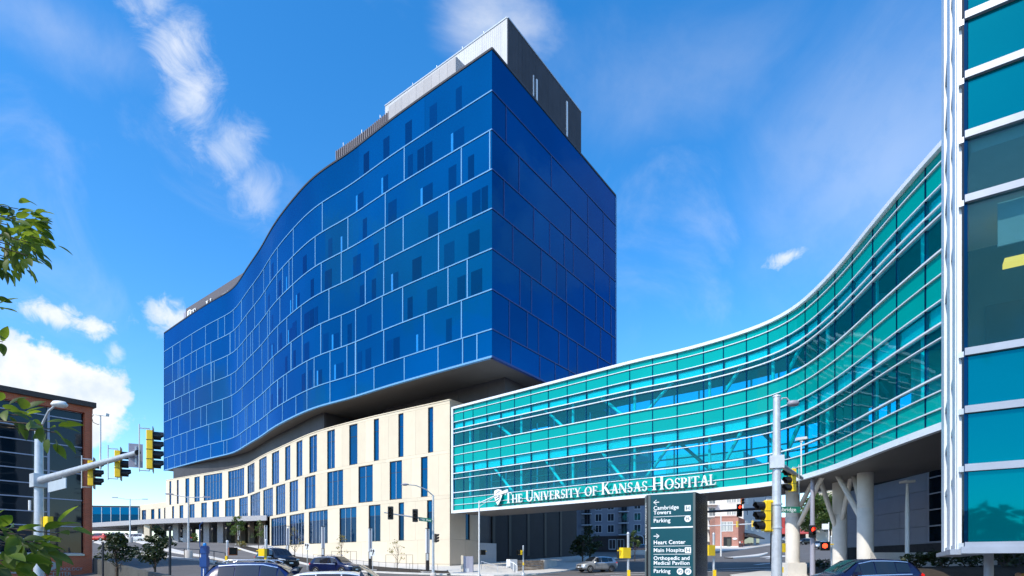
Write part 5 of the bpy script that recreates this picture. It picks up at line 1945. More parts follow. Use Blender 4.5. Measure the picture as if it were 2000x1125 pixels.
# ---- far side masts and signals
fm = thing('signal_mast', 'slim grey signal mast with lamp arm before the cream podium', 'signal mast', gp(846, 56))
x, y, z = gp(846, 56)
MB().tube([(x, y, z), (x, y, Z(967, 56))], [.14, .09], 12).build('pole', 'galv', fm)
MB().lathe([(.30, z - .2), (.30, z + .25), (.16, z + .3)], 12, Matrix.Translation((x, y, 0))).build('base_plate', 'concrete', fm)
MB().tube([(x, y, Z(968, 56)), P(832, 956, 55.5), P(812, 948, 55), P(797, 947, 54.6)], [.06, .05, .045, .04], 8).build('lamp_arm', 'galv', fm)
MB().lathe([(.05, .12), (.2, .08), (.26, 0), (.1, -.1)], 12, Matrix.Translation(P(791, 946.5, 54.5)) @ Matrix.Scale(1.5, 4, (1, 0, 0))).build('lamp_head', 'siding', fm)
MB().tube([(x, y, Z(1016, 56)), P(750, 1001, 54)], [.09, .05], 10).build('mast_arm', 'galv', fm)
for nm, px, py, D in (('left', 763, 1002, 54), ('right', 811, 1007, 55)):
    signal_head(('bronze' if nm == 'left' else 'brown') + ' three lamp signal on the podium mast arm, ' + ('nearer the arm tip' if nm == 'left' else 'nearer the pole'), tuple(P(px, py, D - .3)), -88, 3, 'bronze', back=True, s=.98)
signal_head('small side signal on the podium signal pole', tuple(P(852, 1051, 55.8)), -25, 3, 'bronze', back=False, s=.82)
sg = thing('street_sign', 'green 39th Ave street sign on the podium mast arm', 'street sign', tuple(P(830, 1012, 55)))
M = frame_m(P(818, 1017.2, 54.9), P(843, 1014, 55.2) - P(818, 1011, 54.9))
MB().box(0, 1.25, 0, .36, 0, .02, M).build('plate', 'green_sign', sg)
lettering('letters', '39th Ave', .30, M @ Matrix.Translation((.05, .08, .022)), 'sign_white', sg, .004)
x, y, z = post('thin white post before the abutment', 936, 53, 980, .055, None, False)
lm = thing('street_lamp', 'thin white lamp post with a slanted arm below the sign crest', 'street lamp', (x + .02, y - .02, z + .4))
MB().tube([(x, y - .15, z), (x, y - .15, Z(981, 53))], .07, 10).build('pole', 'white_paint', lm)
MB().tube([(x, y - .15, Z(983, 53)), P(972, 966, 52)], .05, 8).build('arm', 'white_paint', lm)
MB().tube([(x, y - .15, Z(990, 53)), P(968, 969, 52.1)], .025, 6).build('brace', 'white_paint', lm)
MB().box(-.05, 1.2, -.14, .14, -.06, .08, frame_m(P(972, 966, 52), P(1003, 955, 51) - P(972, 966, 52), (0, .2, 1))).build('lamp_head', 'white_paint', lm)
ped_head('dark pedestrian signal on the thin white lamp post', tuple(P(942, 1079, 52.8)), -70, False, 'pedestrian signals', 'bronze')
x, y, z = post('white post with a yellow pedestrian signal before the rubble wall', 1022, 56, 1067, .065)
ped_head('small yellow pedestrian signal before the rubble wall', tuple(P(1016, 1079, 55.9)), -150)
x, y, z = post('silver post left of the totem sign', 1227, 25, 1043, .055)
ped_head('yellow pedestrian signal back left of the totem sign', tuple(P(1221, 1080, 25)), 115)
x, y, z = post('silver post right of the totem sign', 1394, 25, 1044, .05)
ped_head('yellow pedestrian signal back right of the totem sign', tuple(P(1386, 1075, 24.9)), 120)
x, y, z = post('thin white post between the right mast and the concrete column', 1526, 30, 1055, .04)
ped_head('yellow pedestrian signal between right mast and concrete column', tuple(P(1525, 1070, 29.9)), 110)
x, y, z = post('white post with a red lit pedestrian signal beside the columns', 1624, 31, 1049, .045)
ped_head('pedestrian signal with red light beside the columns', tuple(P(1611, 1067, 30.9)), -115, True, 'pedestrian signals', 'bronze')
x, y, z = post('short pale post in the drive foreground at the left', 444, 34, 1058, .07)
ped_head('dark faced pedestrian signal on the short post at the drive', tuple(P(455, 1077, 33.9)), -60, False, 'pedestrian signals', 'orange')
x, y, z = post('short pale post by the planting bed kerb', 520, 35, 1056, .07)
ped_head('bright yellow pedestrian signal box by the planting bed kerb', tuple(P(513, 1079, 34.9)), 75)
x, y, z = post('thin black post in front of the two small dark trees', 332, 27, 1032, .055, None, False, 'lamp_post', 'rail_dark')
x, y, z = post('thin dark post at the foot of the left small tree', 201, 30, 1062, .05, None, False, 'lamp_post', 'rail_dark')
# grey steel pole under the bridge with a red signal
sp = thing('signal_mast', 'dark grey signal pole standing under the skybridge', 'signal mast', gp(1587, 39))
x, y, z = gp(1587, 39)
MB().tube([(x, y, z), (x, y, BZ0 - .3)], [.17, .13], 12).build('pole', 'siding', sp)
MB().lathe([(.30, z - .05), (.30, z + .05), (.2, z + .25)], 12, Matrix.Translation((x, y, 0))).build('base_plate', 'siding', sp)
signal_head('red lit signal on the dark pole under the skybridge', tuple(P(1586, 1038, 38.6)), -93, 2, 'bronze', 0, True, .9)
# mast arm across the street with red signals
fx = thing('signal_mast', 'dark signal mast arm reaching across the street behind the totem', 'signal mast', gp(1505, 62))
x, y, z = gp(1508, 62)
MB().tube([(x, y, z), (x, y, Z(985, 62))], [.2, .15], 12).build('pole', 'dark_metal', fx)
MB().tube([(x, y, Z(992, 62)), P(1340, 1002, 58)], [.17, .10], 10).build('mast_arm', 'dark_metal', fx)
signal_head('red lit signal hanging from the dark arm behind the totem', tuple(P(1444, 997, 59.6)), -92, 3, 'bronze', 0, True, 1.05)
signal_head('orange backed signal above the red lit one behind the totem', tuple(P(1450, 977, 70)), -92, 3, 'orange', 0, False, 1.0)
fx2 = thing('signal_mast', 'thin white mast arm crossing in front of the salmon brick building', 'signal mast', gp(1408, 92))
x, y, z = gp(1408, 92)
MB().tube([(x, y, z), (x, y, Z(1005, 92))], [.13, .09], 10).build('pole', 'white_paint', fx2)
MB().tube([P(1370, 1028.5, 92), (x, y, Z(1026, 92)), P(1475, 1023, 92)], .09, 8).build('mast_arm', 'white_paint', fx2)
MB().tube([(x, y, Z(1006, 92)), P(1402, 1004, 92), P(1397, 1004, 92)], .05, 6).build('lamp_arm', 'white_paint', fx2)
signal_head('yellow signal on the thin white arm before the brick front', tuple(P(1440, 1024, 91.7)), 70, 3, back=False, s=.95)
signal_head('yellow signal at the tip of the thin white arm', tuple(P(1470, 1023, 91.7)), 70, 3, back=False, s=1.0)
cs = thing('street_sign', 'green Cambridge street sign beside the concrete column', 'street sign', tuple(P(1532, 995, 29)))
M = frame_m(P(1504, 1001.5, 29), P(1562, 1001.5, 29) - P(1504, 1001.5, 29))
MB().box(0, 1.52, 0, .31, 0, .02, M).build('plate', 'green_sign', cs)
lettering('letters', 'Cambridge', .28, M @ Matrix.Translation((.07, .07, .022)), 'sign_white', cs, .004)
x, y, z = gp(1546, 41.5)
# arrow signs on the bed
for px, D, py, lab in ((728, 52, 1079, 'white keep right arrow sign on a post before the podium'), (600, 58, 1067.5, 'white arrow sign on a post at the left of the planting bed')):
    x, y, z = gp(px, D)
    t = thing('arrow_sign', lab, 'traffic sign', (x, y, z), 0, 'arrow signs in the bed')
    MB().tube([(x, y, z), (x, y, Z(py, D) + .3)], .03, 8).build('post', 'galv', t)
    zc = Z(py, D)
    M = frame_m((x, y - .04, zc), (1, 0, 0))
    MB().box(-.24, .24, -.33, .33, -.01, .01, M).build('plate', 'sign_white', t)
    MB().prism([(-.05, -.26), (.03, -.26), (.12, .08), (.19, .06), (.10, .28), (-.06, .14), (.02, .11)], .0105, .013, M).build('arrow', 'black', t)
    MB().prism([(-.19, .05), (-.07, .05), (-.07, .27), (-.19, .27)], .0105, .013, M).build('symbol', 'black', t)
# blue emergency phone tower
ep = thing('emergency_phone', 'blue emergency call tower beside the drive at the left', 'call tower', gp(400, 30))
x, y, z = gp(400, 30)
zt = Z(1066, 30)
MB().box(x - .14, x + .14, y - .12, y + .12, z, zt).build('tower_body', 'blue_paint', ep)
MB().box(x - .17, x + .17, y - .15, y + .15, zt - .40, zt - .05).build('tower_collar', 'blue_paint', ep)
MB().box(x - .19, x + .17, y - .16, y + .15, zt - 1.1, zt - .6).build('phone_box', 'blue_paint', ep)
MB().lathe([(.09, zt), (.09, zt + .1), (.05, zt + .15)], 12, Matrix.Translation((x, y, 0))).build('beacon', 'cyan_strip', ep)
MB().box(x - .02, x + .02, y - .135, y - .121, z + .4, zt - 1.2).build('stripe', 'sign_white', ep)
MB().tube([(x - .17, y, zt - .2), (x - .26, y, zt - .05), (x - .26, y, zt + 1.1), (x - .1, y, zt + 1.25)], .025, 6).build('antenna', 'blue_paint', ep)

# ------------------------------------------------------------------ totem sign
tt = thing('wayfinding_sign', 'tall teal wayfinding totem with white hospital directions and arrows', 'sign', (X(1315, 17), 17, 0))
ta, tb = np.array((X(1268, 17.35), 17.35)), np.array((X(1357, 16.65), 16.65))
tp = Path([ta, tb])
td = np.array((X(1382, 17.75), 17.75))
zT = Z(964, 17.0)
ux_ = (tb - ta) / np.linalg.norm(tb - ta)
MB().prism([tuple(ta - ux_ * .09), tuple(tb + ux_ * .03), tuple(td), tuple(ta - ux_ * .02 + (td - tb))], -.1, zT).build('sign_body', 'totem_dark', tt)
slab(mbp := MB(), tp, -.02, .045, 0, zT + .005, -.02, .02)
mbp.build('edge_strip', 'totem_frame', tt)
slab(mbp := MB(), tp, tp.L - .045, tp.L + .02, 0, zT + .005, -.02, .02)
mbp.build('edge_strip', 'totem_frame', tt)
slab(mbp := MB(), tp, -.14, -.025, 0, zT - .03, -.3, -.02)
mbp.build('side_wing', 'totem_frame', tt)
zmid = Z(1030.2, 17.0)
slab(mbp := MB(), tp, .05, tp.L - .05, zmid + .025, zT - .02, -.02, .008)
mbp.build('sign_face', 'totem_teal', tt)
slab(mbp := MB(), tp, .05, tp.L - .05, 0, zmid - .025, -.02, .008)
mbp.build('sign_face', 'totem_teal', tt)
slab(mbp := MB(), tp, .05, tp.L - .05, zmid - .02, zmid + .02, -.02, .012)
mbp.build('divider', 'sign_white', tt)
L = tp.L
zy = lambda py: Z(py, 17.0)
TX = .135


def tM(s, z, o=.012):
    return frame_m((*tp.at(s, o), z), (*ux_, 0))


def words(s, py, size=.165):
    lettering('words', s, size, tM(TX, zy(py)), 'sign_white', tt, .003, bold=.0025, spacing=1.04)


def arrow(py, left):
    z = zy(py)
    k = -1 if left else 1
    cx = TX + .09
    M = tM(cx, z)
    mb = MB().box(-.085, .085, -.012, .012, 0, .004, M)
    for sg_ in (1, -1):
        mb.prism([(k * .09, 0), (k * .075, 0.016 * sg_), (k * .0, sg_ * .078), (k * .0, sg_ * .05)], 0.0005, .0045, M)
    mb.build('arrow', 'sign_white', tt)


arrow(979.5, True)
words('Cambridge', 994.5)
words('Towers', 1003.5)
words('Parking', 1019.5)
arrow(1046.5, False)
words('Heart Center', 1062.5)
words('Main Hospital', 1078)
words('Orthopedic and', 1093.5, .16)
words('Medical Pavilion', 1103, .16)
words('Parking', 1119, .165)
for py in (1008.5, 1066.5, 1082.5, 1107.5):
    slab(mbp := MB(), tp, TX, L - .11, zy(py) - .006, zy(py) + .006, 0, .013)
    mbp.build('rule', 'sign_white', tt)


def badge(s, py, txt, square):
    M = tM(L - s, zy(py), .010)
    if square:
        MB().box(-.085, .085, -.085, .085, 0, .004, M).build('badge', 'sign_white', tt)
    else:
        MB().prism([(.095 * math.cos(2 * PI * i / 24), .095 * math.sin(2 * PI * i / 24)) for i in range(24)], 0, .004, M).build('badge', 'sign_white', tt)
    sz = .17 if square else .11
    lettering('badge_letter', txt, sz, M @ Matrix.Translation((0, -sz * .35, .005)), 'totem_teal', tt, .001, 'CENTER', bold=.002)


badge(.20, 994, 'H', True)
badge(.20, 1014.5, 'P5', False)
badge(.19, 1075, 'H', True)
badge(.42, 1116, 'P2', False)
badge(.19, 1116, 'P3', False)
Mv = frame_m((*tp.at(-.112, -.012), zT - .22), (0, 0, -1), (ux_[0], ux_[1], 0))
lettering('wing_words', 'THE UNIVERSITY OF KANSAS HOSPITAL', .075, Mv, 'sign_white', tt, .002, bold=.002, spacing=1.12)
# ------------------------------------------------------------------ cars
SUV = [  # x, bottom, belt, top, half width sill, belt, top
    (-2.30, .48, .86, .92, .74, .76, .62), (-2.24, .34, .98, 1.04, .84, .84, .70), (-2.12, .26, 1.04, 1.20, .88, .88, .70), (-1.86, .24, 1.05, 1.56, .90, .90, .62),
    (-1.55, .24, 1.04, 1.645, .91, .91, .62), (-.8, .24, 1.02, 1.69, .91, .92, .64), (0.0, .24, 1.0, 1.69, .91, .92, .64), (.45, .24, .99, 1.63, .91, .91, .62),
    (.85, .24, .99, 1.36, .91, .90, .66), (1.22, .24, .98, 1.09, .90, .89, .74), (1.7, .25, .94, 1.01, .89, .86, .70), (2.06, .28, .84, .92, .86, .80, .62),
    (2.24, .34, .70, .80, .78, .72, .56), (2.31, .46, .60, .66, .66, .60, .48)]
SEDAN = [(x, a, b * .96, (t - 1.05) * .66 + 1.0 if t > 1.1 else t, p, q, r) for x, a, b, t, p, q, r in SUV]


def car(label, cat, loc, heading, paint, prof=SUV, scale=(1, 1, 1), rails=False, lights_on=False, plate=True, group='cars on the streets', name='parked_car', pitch=0.0, simple=False):
    t = thing(name, label, cat, loc, R(heading), group)
    M = Matrix.Translation(loc) @ Matrix.Rotation(R(heading), 4, 'Z') @ Matrix.Rotation(R(pitch), 4, 'Y') @ Matrix.Diagonal((*scale, 1))
    N = 11

    def ring(st):
        x, zb, zs, zt, wb, ws, wt = st
        zm = zb + (zs - zb) * .55
        half = [(0, zb), (wb * .86, zb), (wb, zb + .10), (max(wb, ws) + .012, zm), (ws, zs - .05), (ws - .035, zs), (ws - .035 + (wt - ws + .035) * .5, zs + (zt - zs) * .52),
                (wt, zt - (zt - zs) * .10), (wt - .06, zt - (zt - zs) * .025), (wt * .5, zt + .012), (0, zt + .016)]
        return [(x, y, z) for y, z in half] + [(x, -y, z) for y, z in half[-2:0:-1]]
    rings = [ring(s) for s in prof]
    n = len(rings[0])
    bm_v = [M @ Vector(p) for r in rings for p in r]
    fs = []
    for i in range(len(rings) - 1):
        for k in range(n):
            k2 = (k + 1) % n
            fs.append((i * n + k, i * n + k2, (i + 1) * n + k2, (i + 1) * n + k))
    fs += [tuple(reversed(range(n))), tuple(range((len(rings) - 1) * n, len(rings) * n))]
    mb = MB()
    mb.add(bm_v, fs, True)
    body = mb.build('body', paint, t)
    sub = body.modifiers.new('smooth', 'SUBSURF')
    sub.levels = sub.render_levels = 1

    def side(x0, x1, f0, f1, y, off=.016):
        """strip on the flank between fractions of the glasshouse height"""
        xs = np.linspace(x0, x1, 5)
        vs = []
        P_ = np.array(prof)
        for x in xs:
            zs, zt, ws, wt = [np.interp(x, P_[:, 0], P_[:, c]) for c in (2, 3, 5, 6)]
            for f in (f0, f1):
                f_ = f
                w = ws - .035 + (wt - ws + .035) * f_
                vs.append(M @ Vector((x, y * (w + off), zs + (zt - zs) * f_)))
        return vs, [(i * 2, i * 2 + 2, i * 2 + 3, i * 2 + 1) for i in range(4)]
    for y in (1, -1):
        wins = [(-1.60, -1.02, .16, .78), (-.98, -.12, .10, .84), (-.06, .52, .08, .84)]
        for x0, x1, f0, f1 in wins:
            v, f = side(x0, x1, f0, f1, y)
            MB().add(v, f, True).build('side_window', 'car_glass', t)
        v = [M @ Vector((.56, y * .915, 1.045)), M @ Vector((.95, y * .90, 1.045)), M @ Vector((.60, y * .73, 1.48))]
        MB().add(v, [(0, 1, 2)]).build('quarter_window', 'car_glass', t)
        v, f = side(-1.62, .55, .86, .91, y, .02)
        MB().add(v, f, True).build('window_trim', 'chrome', t)
        v, f = side(-1.65, .9, .0, .06, y, .02)
        MB().add(v, f, True).build('belt_trim', 'chrome' if not simple else paint, t)
        for x0 in (-.55, .38):
            MB().box(x0, x0 + .17, y * .925 - .02, y * .925 + .02, .86, .90, M).build('door_handle', paint, t)
        for x0 in (-1.0, -.09, .80):
            MB().box(x0 - .006, x0 + .006, y * .918 - .012, y * .918 + .012, .34, .97, M).build('door_gap', 'black', t)
        mbm = MB().box(.70, .88, y * 1.0 - .10, y * 1.0 + .10, 1.02, 1.16, M)
        mbm.box(.72, .84, y * .88 - .05, y * .88 + .05, 1.02, 1.06, M)
        mbm.build('mirror', paint, t)
        # lamps wrap the corners
        hl = [M @ Vector(p) for p in ((2.275, y * .46, .735), (2.10, y * .845, .79), (1.78, y * .885, .86), (2.10, y * .80, .875), (2.245, y * .50, .82))]
        MB().add(hl, [(0, 1, 2, 3, 4)]).build('headlight', 'lamp_white', t)
        tl = [M @ Vector(p) for p in ((-2.285, y * .42, .93), (-2.20, y * .86, .95), (-1.98, y * .925, 1.02), (-2.04, y * .915, 1.12), (-2.235, y * .82, 1.05), (-2.275, y * .42, 1.02))]
        MB().add(tl, [(0, 1, 2, 3, 4, 5)]).build('taillight', 'lamp_red', t)
        if rails:
            MB().tube([M @ Vector((-1.5, y * .56, 1.69)), M @ Vector((-1.3, y * .57, 1.78)), M @ Vector((.2, y * .57, 1.78)), M @ Vector((.42, y * .56, 1.69))], .022, 6).build('roof_rail', 'chrome', t)
    # screens
    wv = [M @ Vector(p) for p in ((.50, .56, 1.625), (.50, -.56, 1.625), (.87, -.66, 1.385), (.87, .66, 1.385), (1.20, -.74, 1.125), (1.20, .74, 1.125), (.50, 0, 1.66), (.87, 0, 1.44), (1.20, 0, 1.16))]
    MB().add(wv, [(0, 3, 7, 6), (6, 7, 2, 1), (3, 5, 8, 7), (7, 8, 4, 2)], True).build('windscreen', 'car_glass', t)
    wv = [M @ Vector(p) for p in ((-1.84, .56, 1.565), (-1.84, -.56, 1.565), (-2.14, -.68, 1.19), (-2.14, .68, 1.19), (-1.89, 0, 1.60), (-2.17, 0, 1.21))]
    MB().add(wv, [(0, 4, 5, 3), (4, 1, 2, 5)], True).build('rear_window', 'car_glass', t)
    MB().box(2.28, 2.325, -.42, .42, .60, .74, M).build('grille', 'black', t)
    MB().box(2.30, 2.335, -.44, .44, .745, .765, M).build('grille_bar', 'chrome', t)
    MB().box(2.26, 2.33, -.62, .62, .36, .50, M).build('lower_grille', 'black', t)
    if plate:
        MB().box(2.33, 2.345, -.16, .16, .50, .60, M).build('number_plate', 'sign_white', t)
        MB().box(-2.335, -2.30, -.16, .16, .66, .78, M).build('number_plate', 'sign_white', t)
    for x in (-1.40, 1.42):
        for y in (1, -1):
            Mw = M @ Matrix.Translation((x, y * .80, .35)) @ Matrix.Rotation(-y * PI / 2, 4, 'X')
            w = MB().lathe([(.22, -.11), (.33, -.115), (.35, -.08), (.35, .08), (.33, .118), (.24, .122)], 24, Mw).build('wheel', 'tyre', t)
            mbr = MB().lathe([(.235, .10), (.235, .126), (.21, .128), (.20, .105)], 20, Mw)
            for k in range(5):
                mbr.box(.03, .22, -.028, .028, .10, .127, Mw @ Matrix.Rotation(2 * PI * k / 5, 4, 'Z'))
            mbr.lathe([(.055, .10), (.05, .135)], 10, Mw)
            mbr.build('rim', 'rim', w)
            # dark arch lip
            vs, f2 = [], []
            for k in range(13):
                a = PI * k / 12
                for rr, yy in ((.36, .895), (.42, .905), (.42, .93), (.36, .94)):
                    vs.append(M @ Vector((x + rr * math.cos(a), y * yy, .35 + rr * math.sin(a))))
            for k in range(12):
                for a in range(4):
                    b = (a + 1) % 4
                    f2.append((k * 4 + a, k * 4 + b, k * 4 + 4 + b, k * 4 + 4 + a))
            MB().add(vs, f2, True).build('wheel_arch', 'black', t)
    return t


def carp(label, cat, px, D, heading, paint, **kw):
    x, y, z = gp(px, D)
    return car(label, cat, (x, y, z + .02), heading, paint, **kw)


carp('dark blue estate car with roof rails close at the bottom left', 'car', 524, 21.0, 8, 'blue_car', rails=True, scale=(.92, 1.0, .93))
carp('white car whose roof just shows beside the blue roof railed car', 'car', 680, 18.5, 5, 'white_car', prof=SEDAN, scale=(.85, .95, .92))
carp('black off-roader coming down the drive with a white front plate', 'car', 541, 47, -38, 'black_car', rails=True, scale=(.92, 1, 1.08))
carp('navy crossover on the street before the planting bed', 'car', 655, 50, -24, 'navy_car', rails=True)
carp('silver crossover driving in front of the dark hospital flank', 'car', 1165, 60, 205, 'silver_car', scale=(.93, .97, .97))
dr = carp('navy crossover with a red tail lamp in front of the concrete columns', 'car', 1680, 24.5, 184, 'navy_car', scale=(1.0, 1.0, 1.0))
carp('white minivan parked under the canopy nearest the lamp post', 'car', 262, 113, 190, 'white_car', scale=(1.05, 1, 1.05), simple=True)
carp('white minivan parked under the far left end of the canopy', 'car', 227, 117, 190, 'white_car', scale=(1.05, 1, 1.12), simple=True)
carp('white saloon parked behind the green pillar under the canopy', 'car', 355, 113, 185, 'white_car', prof=SEDAN, simple=True)
carp('bright red car at the end of the brick office', 'car', 192, 114, 170, 'red_car', simple=True)
carp('maroon car in front of the arched apartment entrance', 'car', 1250, 112, 190, 'maroon_car', simple=True, scale=(1, 1, 1.05))
carp('dark grey car waiting far up the street', 'car', 1571, 150, 200, 'black_car', simple=True)
carp('silver car far up the street behind the red signal', 'car', 1600, 120, 215, 'silver_car', simple=True)
carp('silver car parked by the red roofed shop', 'car', 1532, 175, 195, 'silver_car', simple=True)

# ------------------------------------------------------------------ apartments and shops across the street


def box_thing_wall(t, path, z0, z1, depth, material, name='wall', step=30):
    slab(mbp := MB(), path, 0, path.L, z0, z1, -depth, 0, step)
    return mbp.build(name, material, t)


def apt_window(path, s, z, w, h, t, frame='apt_trim', glass='win_dark'):
    mbp = MB()
    for a, b, c, d in ((s - w / 2 - .12, s - w / 2, z - .12, z + h + .12), (s + w / 2, s + w / 2 + .12, z - .12, z + h + .12), (s - w / 2, s + w / 2, z - .16, z), (s - w / 2, s + w / 2, z + h, z + h + .12),
                       (s - .04, s + .04, z, z + h)):
        slab(mbp, path, a, b, c, d, -.05, .07)
    wd = mbp.build('window', frame, t)
    for a, b in ((s - w / 2, s - .04), (s + .04, s + w / 2)):
        slab(mbp := MB(), path, a, b, z, z + h, -.05, .02)
        mbp.build('pane', glass, wd)
    return wd


def balcony(path, s, z, w, t, rail='rail_dark', slabm='apt_trim'):
    slab(mbp := MB(), path, s - w / 2, s + w / 2, z - .22, z, 0.01, 1.3)
    b = mbp.build('balcony', slabm, t)
    mbp = MB()
    for q in np.arange(s - w / 2, s + w / 2 + .01, w / 9):
        slab(mbp, path, q - .025, q + .025, z, z + 1.0, 1.2, 1.26)
    slab(mbp, path, s - w / 2, s + w / 2, z + .98, z + 1.05, 1.19, 1.27)
    slab(mbp, path, s - w / 2, s + w / 2, z + .08, z + .14, 1.19, 1.27)
    mbp.build('railing', rail, b)
    for a, b2 in ((s - w * .28, s - .03), (s + .03, s + w * .28)):
        slab(mbp := MB(), path, a, b2, z + .05, z + 2.2, -.05, .04)
        mbp.build('glazed_door', 'win_dark', b)


AD = 122.0
ap = thing('apartment_block', 'apartment block with shade painted into its grey walls and black balconies under the skybridge', 'apartment block', (X(1190, AD), AD, g(X(1190, AD), AD)))
gpth = Path([(X(1095, AD + 3), AD + 3), (X(1266, AD - 3), AD - 3)])
zb_ = 2.6
box_thing_wall(ap, gpth, Z(1047, AD), 26, 14, 'apt_shaded')
slab(mbp := MB(), gpth, 0, gpth.L, zb_ - 1, Z(1047, AD) - .01, -14, .06, 30)
mbp.build('base_wall', 'apt_dark', ap)
zrows = [Z(p, AD) for p in (1039.5, 1017.5, 995.5, 973.5)]
for z in zrows:
    for px in (1169, 1193, 1245):
        apt_window(gpth, gpth.px(px), z, 1.25, 1.45, ap)
    for px in (1147, 1219):
        balcony(gpth, gpth.px(px), z - .5 - (.25 if px == 1147 else 0), 2.0, ap)
mb = MB()
s = gpth.px(1247)
arc_ = [(-1.0, 0), (-1.0, 2.2)] + [(1.0 * math.cos(R(180 - 20 * k)), 2.2 + .75 * math.sin(R(180 - 20 * k))) for k in range(1, 9)] + [(1.0, 2.2), (1.0, 0)]
M = wallM(gpth, s, Z(1074, AD), .07)
mb.prism(arc_, 0, .03, M)
mb.build('arched_doorway', 'seam', ap)
outer = [(x * 1.15, y * 1.07) for x, y in arc_]
mb = MB()
for i in range(len(arc_) - 1):
    mb.prism([arc_[i], arc_[i + 1], outer[i + 1], outer[i]], 0, .09, M)
mb.build('arch_trim', 'apt_trim', ap)
for px in (1212, 1196):
    apt_window(gpth, gpth.px(px), Z(1072, AD), 1.3, 1.9, ap)
lwl = thing('low_wall', 'low pale wall in front of the grey apartment block', 'wall', gp(1220, 100))
x, y, z = gp(1220, 100)
MB().box(x - .6, x + 1.4, y, y + .4, z, z + .9).build('wall_block', 'stone', lwl)
MB().box(x + 1.9, x + 4.2, y + 2, y + 2.5, z, z + 1.0).build('wall_block', 'concrete', lwl)

WD = 146.0
aw = thing('apartment_block', 'white sunlit apartment block behind the salmon brick building', 'apartment block', (X(1420, WD), WD, 5))
wpth = Path([(X(1300, WD + 6), WD + 6), (X(1452, WD), WD)])
box_thing_wall(aw, wpth, 3, 30, 16, 'apt_white')
wside = Path([wpth.q[-1], (X(1512, WD + 32), WD + 32)])
box_thing_wall(aw, wside, 3, 30, .5, 'siding2', 'side_wall')
for r in range(5):
    z = Z(1053, WD) + r * 3.15
    for px in (1424, 1433, 1444):
        apt_window(wpth, wpth.px(px), z, 1.1, 1.2, aw, 'apt_white', 'win_pale')
    for px in (1391,):
        balcony(wpth, wpth.px(px), z - .4, 2.6, aw, 'sign_white', 'apt_white')
    for k in range(4):
        s = 4 + k * 7.5
        apt_window(wside, s, z, 1.5, 1.7, aw, 'apt_trim', 'win_dark')

rs_ = thing('brick_shop', 'salmon brick two storey shop on the street corner', 'shop', gp(1425, 138))
RDp = 138.0
rp1 = Path([(X(1397, RDp), RDp), (X(1442, RDp - 1), RDp - 1)])
rp2 = Path([rp1.q[-1], (X(1456, RDp + 9), RDp + 9)])
ztop = Z(1010, RDp)
zg = Z(1074, RDp)
slab(mbp := MB(), rp1, 0, rp1.L, zg - 2, ztop, -9, 0, 30)
mbp.build('wall', 'brick2', rs_)
slab(mbp := MB(), rp2, .02, rp2.L, zg - 2, ztop - .02, -.5, 0, 30)
mbp.build('side_wall', 'brick', rs_)
slab(mbp := MB(), rp1, 0, rp1.L + .02, zg - .5, zg + .9, 0, .06, 30)
mbp.build('plinth', 'apt_white', rs_)
slab(mbp := MB(), rp1, -.05, rp1.L + .05, ztop, ztop + .2, -.6, .12, 30)
mbp.build('parapet_cap', 'brick2', rs_)
for px in (1414, 1425.5):
    apt_window(rp1, rp1.px(px), Z(1037, RDp), 1.15, 2.1, rs_, 'apt_white', 'win_pale')
slab(mbp := MB(), rp1, rp1.px(1413), rp1.px(1429), zg + .2, Z(1049, RDp), -.05, .03)
dd = mbp.build('doorway', 'seam', rs_)
slab(mbp := MB(), rp1, rp1.px(1420), rp1.px(1427), zg + .8, Z(1052, RDp), .03, .06)
mbp.build('door_pane', 'win_dark', dd)
ov = thing('oval_sign', 'white oval shop sign on the salmon brick front', 'sign', tuple(P(1435, 1052.5, RDp - 1.3)))
MB().prism([(.55 * math.cos(2 * PI * i / 20), .26 * math.sin(2 * PI * i / 20)) for i in range(20)], 0, .08, wallM(rp1, rp1.px(1435), Z(1052.5, RDp), .05)).build('plate', 'sign_white', ov)
aw2 = thing('grey_shop', 'grey rendered shop with black cloth awnings beside the brick shop', 'shop', gp(1470, 146))
gp1 = Path([(X(1452, 145), 145), (X(1505, 165), 165)])
slab(mbp := MB(), gp1, 0, gp1.L, zg - 2, Z(1018, 150), -8, 0, 30)
mbp.build('wall', 'siding2', aw2)
for k in range(4):
    apt_window(gp1, 2.5 + k * 5, Z(1035, 150), 1.4, 2.0, aw2, 'apt_white', 'win_dark')
for a, b in ((.5, 8.5), (11, 14)):
    slab(mbp := MB(), gp1, a, b, Z(1068, 150), Z(1050, 150), -.02, .06)
    mbp.build('shop_window', 'win_dark', aw2)
for a, b in ((-.8, 1.4), (1.7, 9.5)):
    mb = MB()
    p = [gp1.at(a, .05), gp1.at(b, .05), gp1.at(b, 2.6), gp1.at(a, 2.6)]
    z1_, z0_ = Z(1041, 148), Z(1050, 148)
    vs = [(*p[0], z1_), (*p[1], z1_), (*p[2], z0_), (*p[3], z0_), (*p[2], z0_ - .35), (*p[3], z0_ - .35), (*p[0], z1_ - .08), (*p[1], z1_ - .08)]
    mb.add(vs, [(0, 1, 2, 3), (3, 2, 4, 5), (6, 5, 4, 7), (0, 3, 5, 6), (1, 7, 4, 2)])
    mb.build('awning', 'awning', aw2)
rr = thing('red_roof_shop', 'small shop with a red sloping metal roof up the street', 'shop', gp(1535, 200))
rx_ = X(1530, 205)
MB().box(rx_ - 3, rx_ + 7, 203, 215, 6, Z(1041, 205)).build('wall', 'apt_dark', rr)
zz0, zz1 = Z(1042, 203), Z(1031, 206)
MB().add([(rx_ - 4, 201, zz0), (rx_ + 8, 201, zz0), (rx_ + 6, 207, zz1), (rx_ - 4, 207, zz1), (rx_ - 4, 201, zz0 - .3), (rx_ + 8, 201, zz0 - .3)], [(0, 1, 2, 3), (4, 5, 1, 0)]).build('roof', 'red_roof', rr)
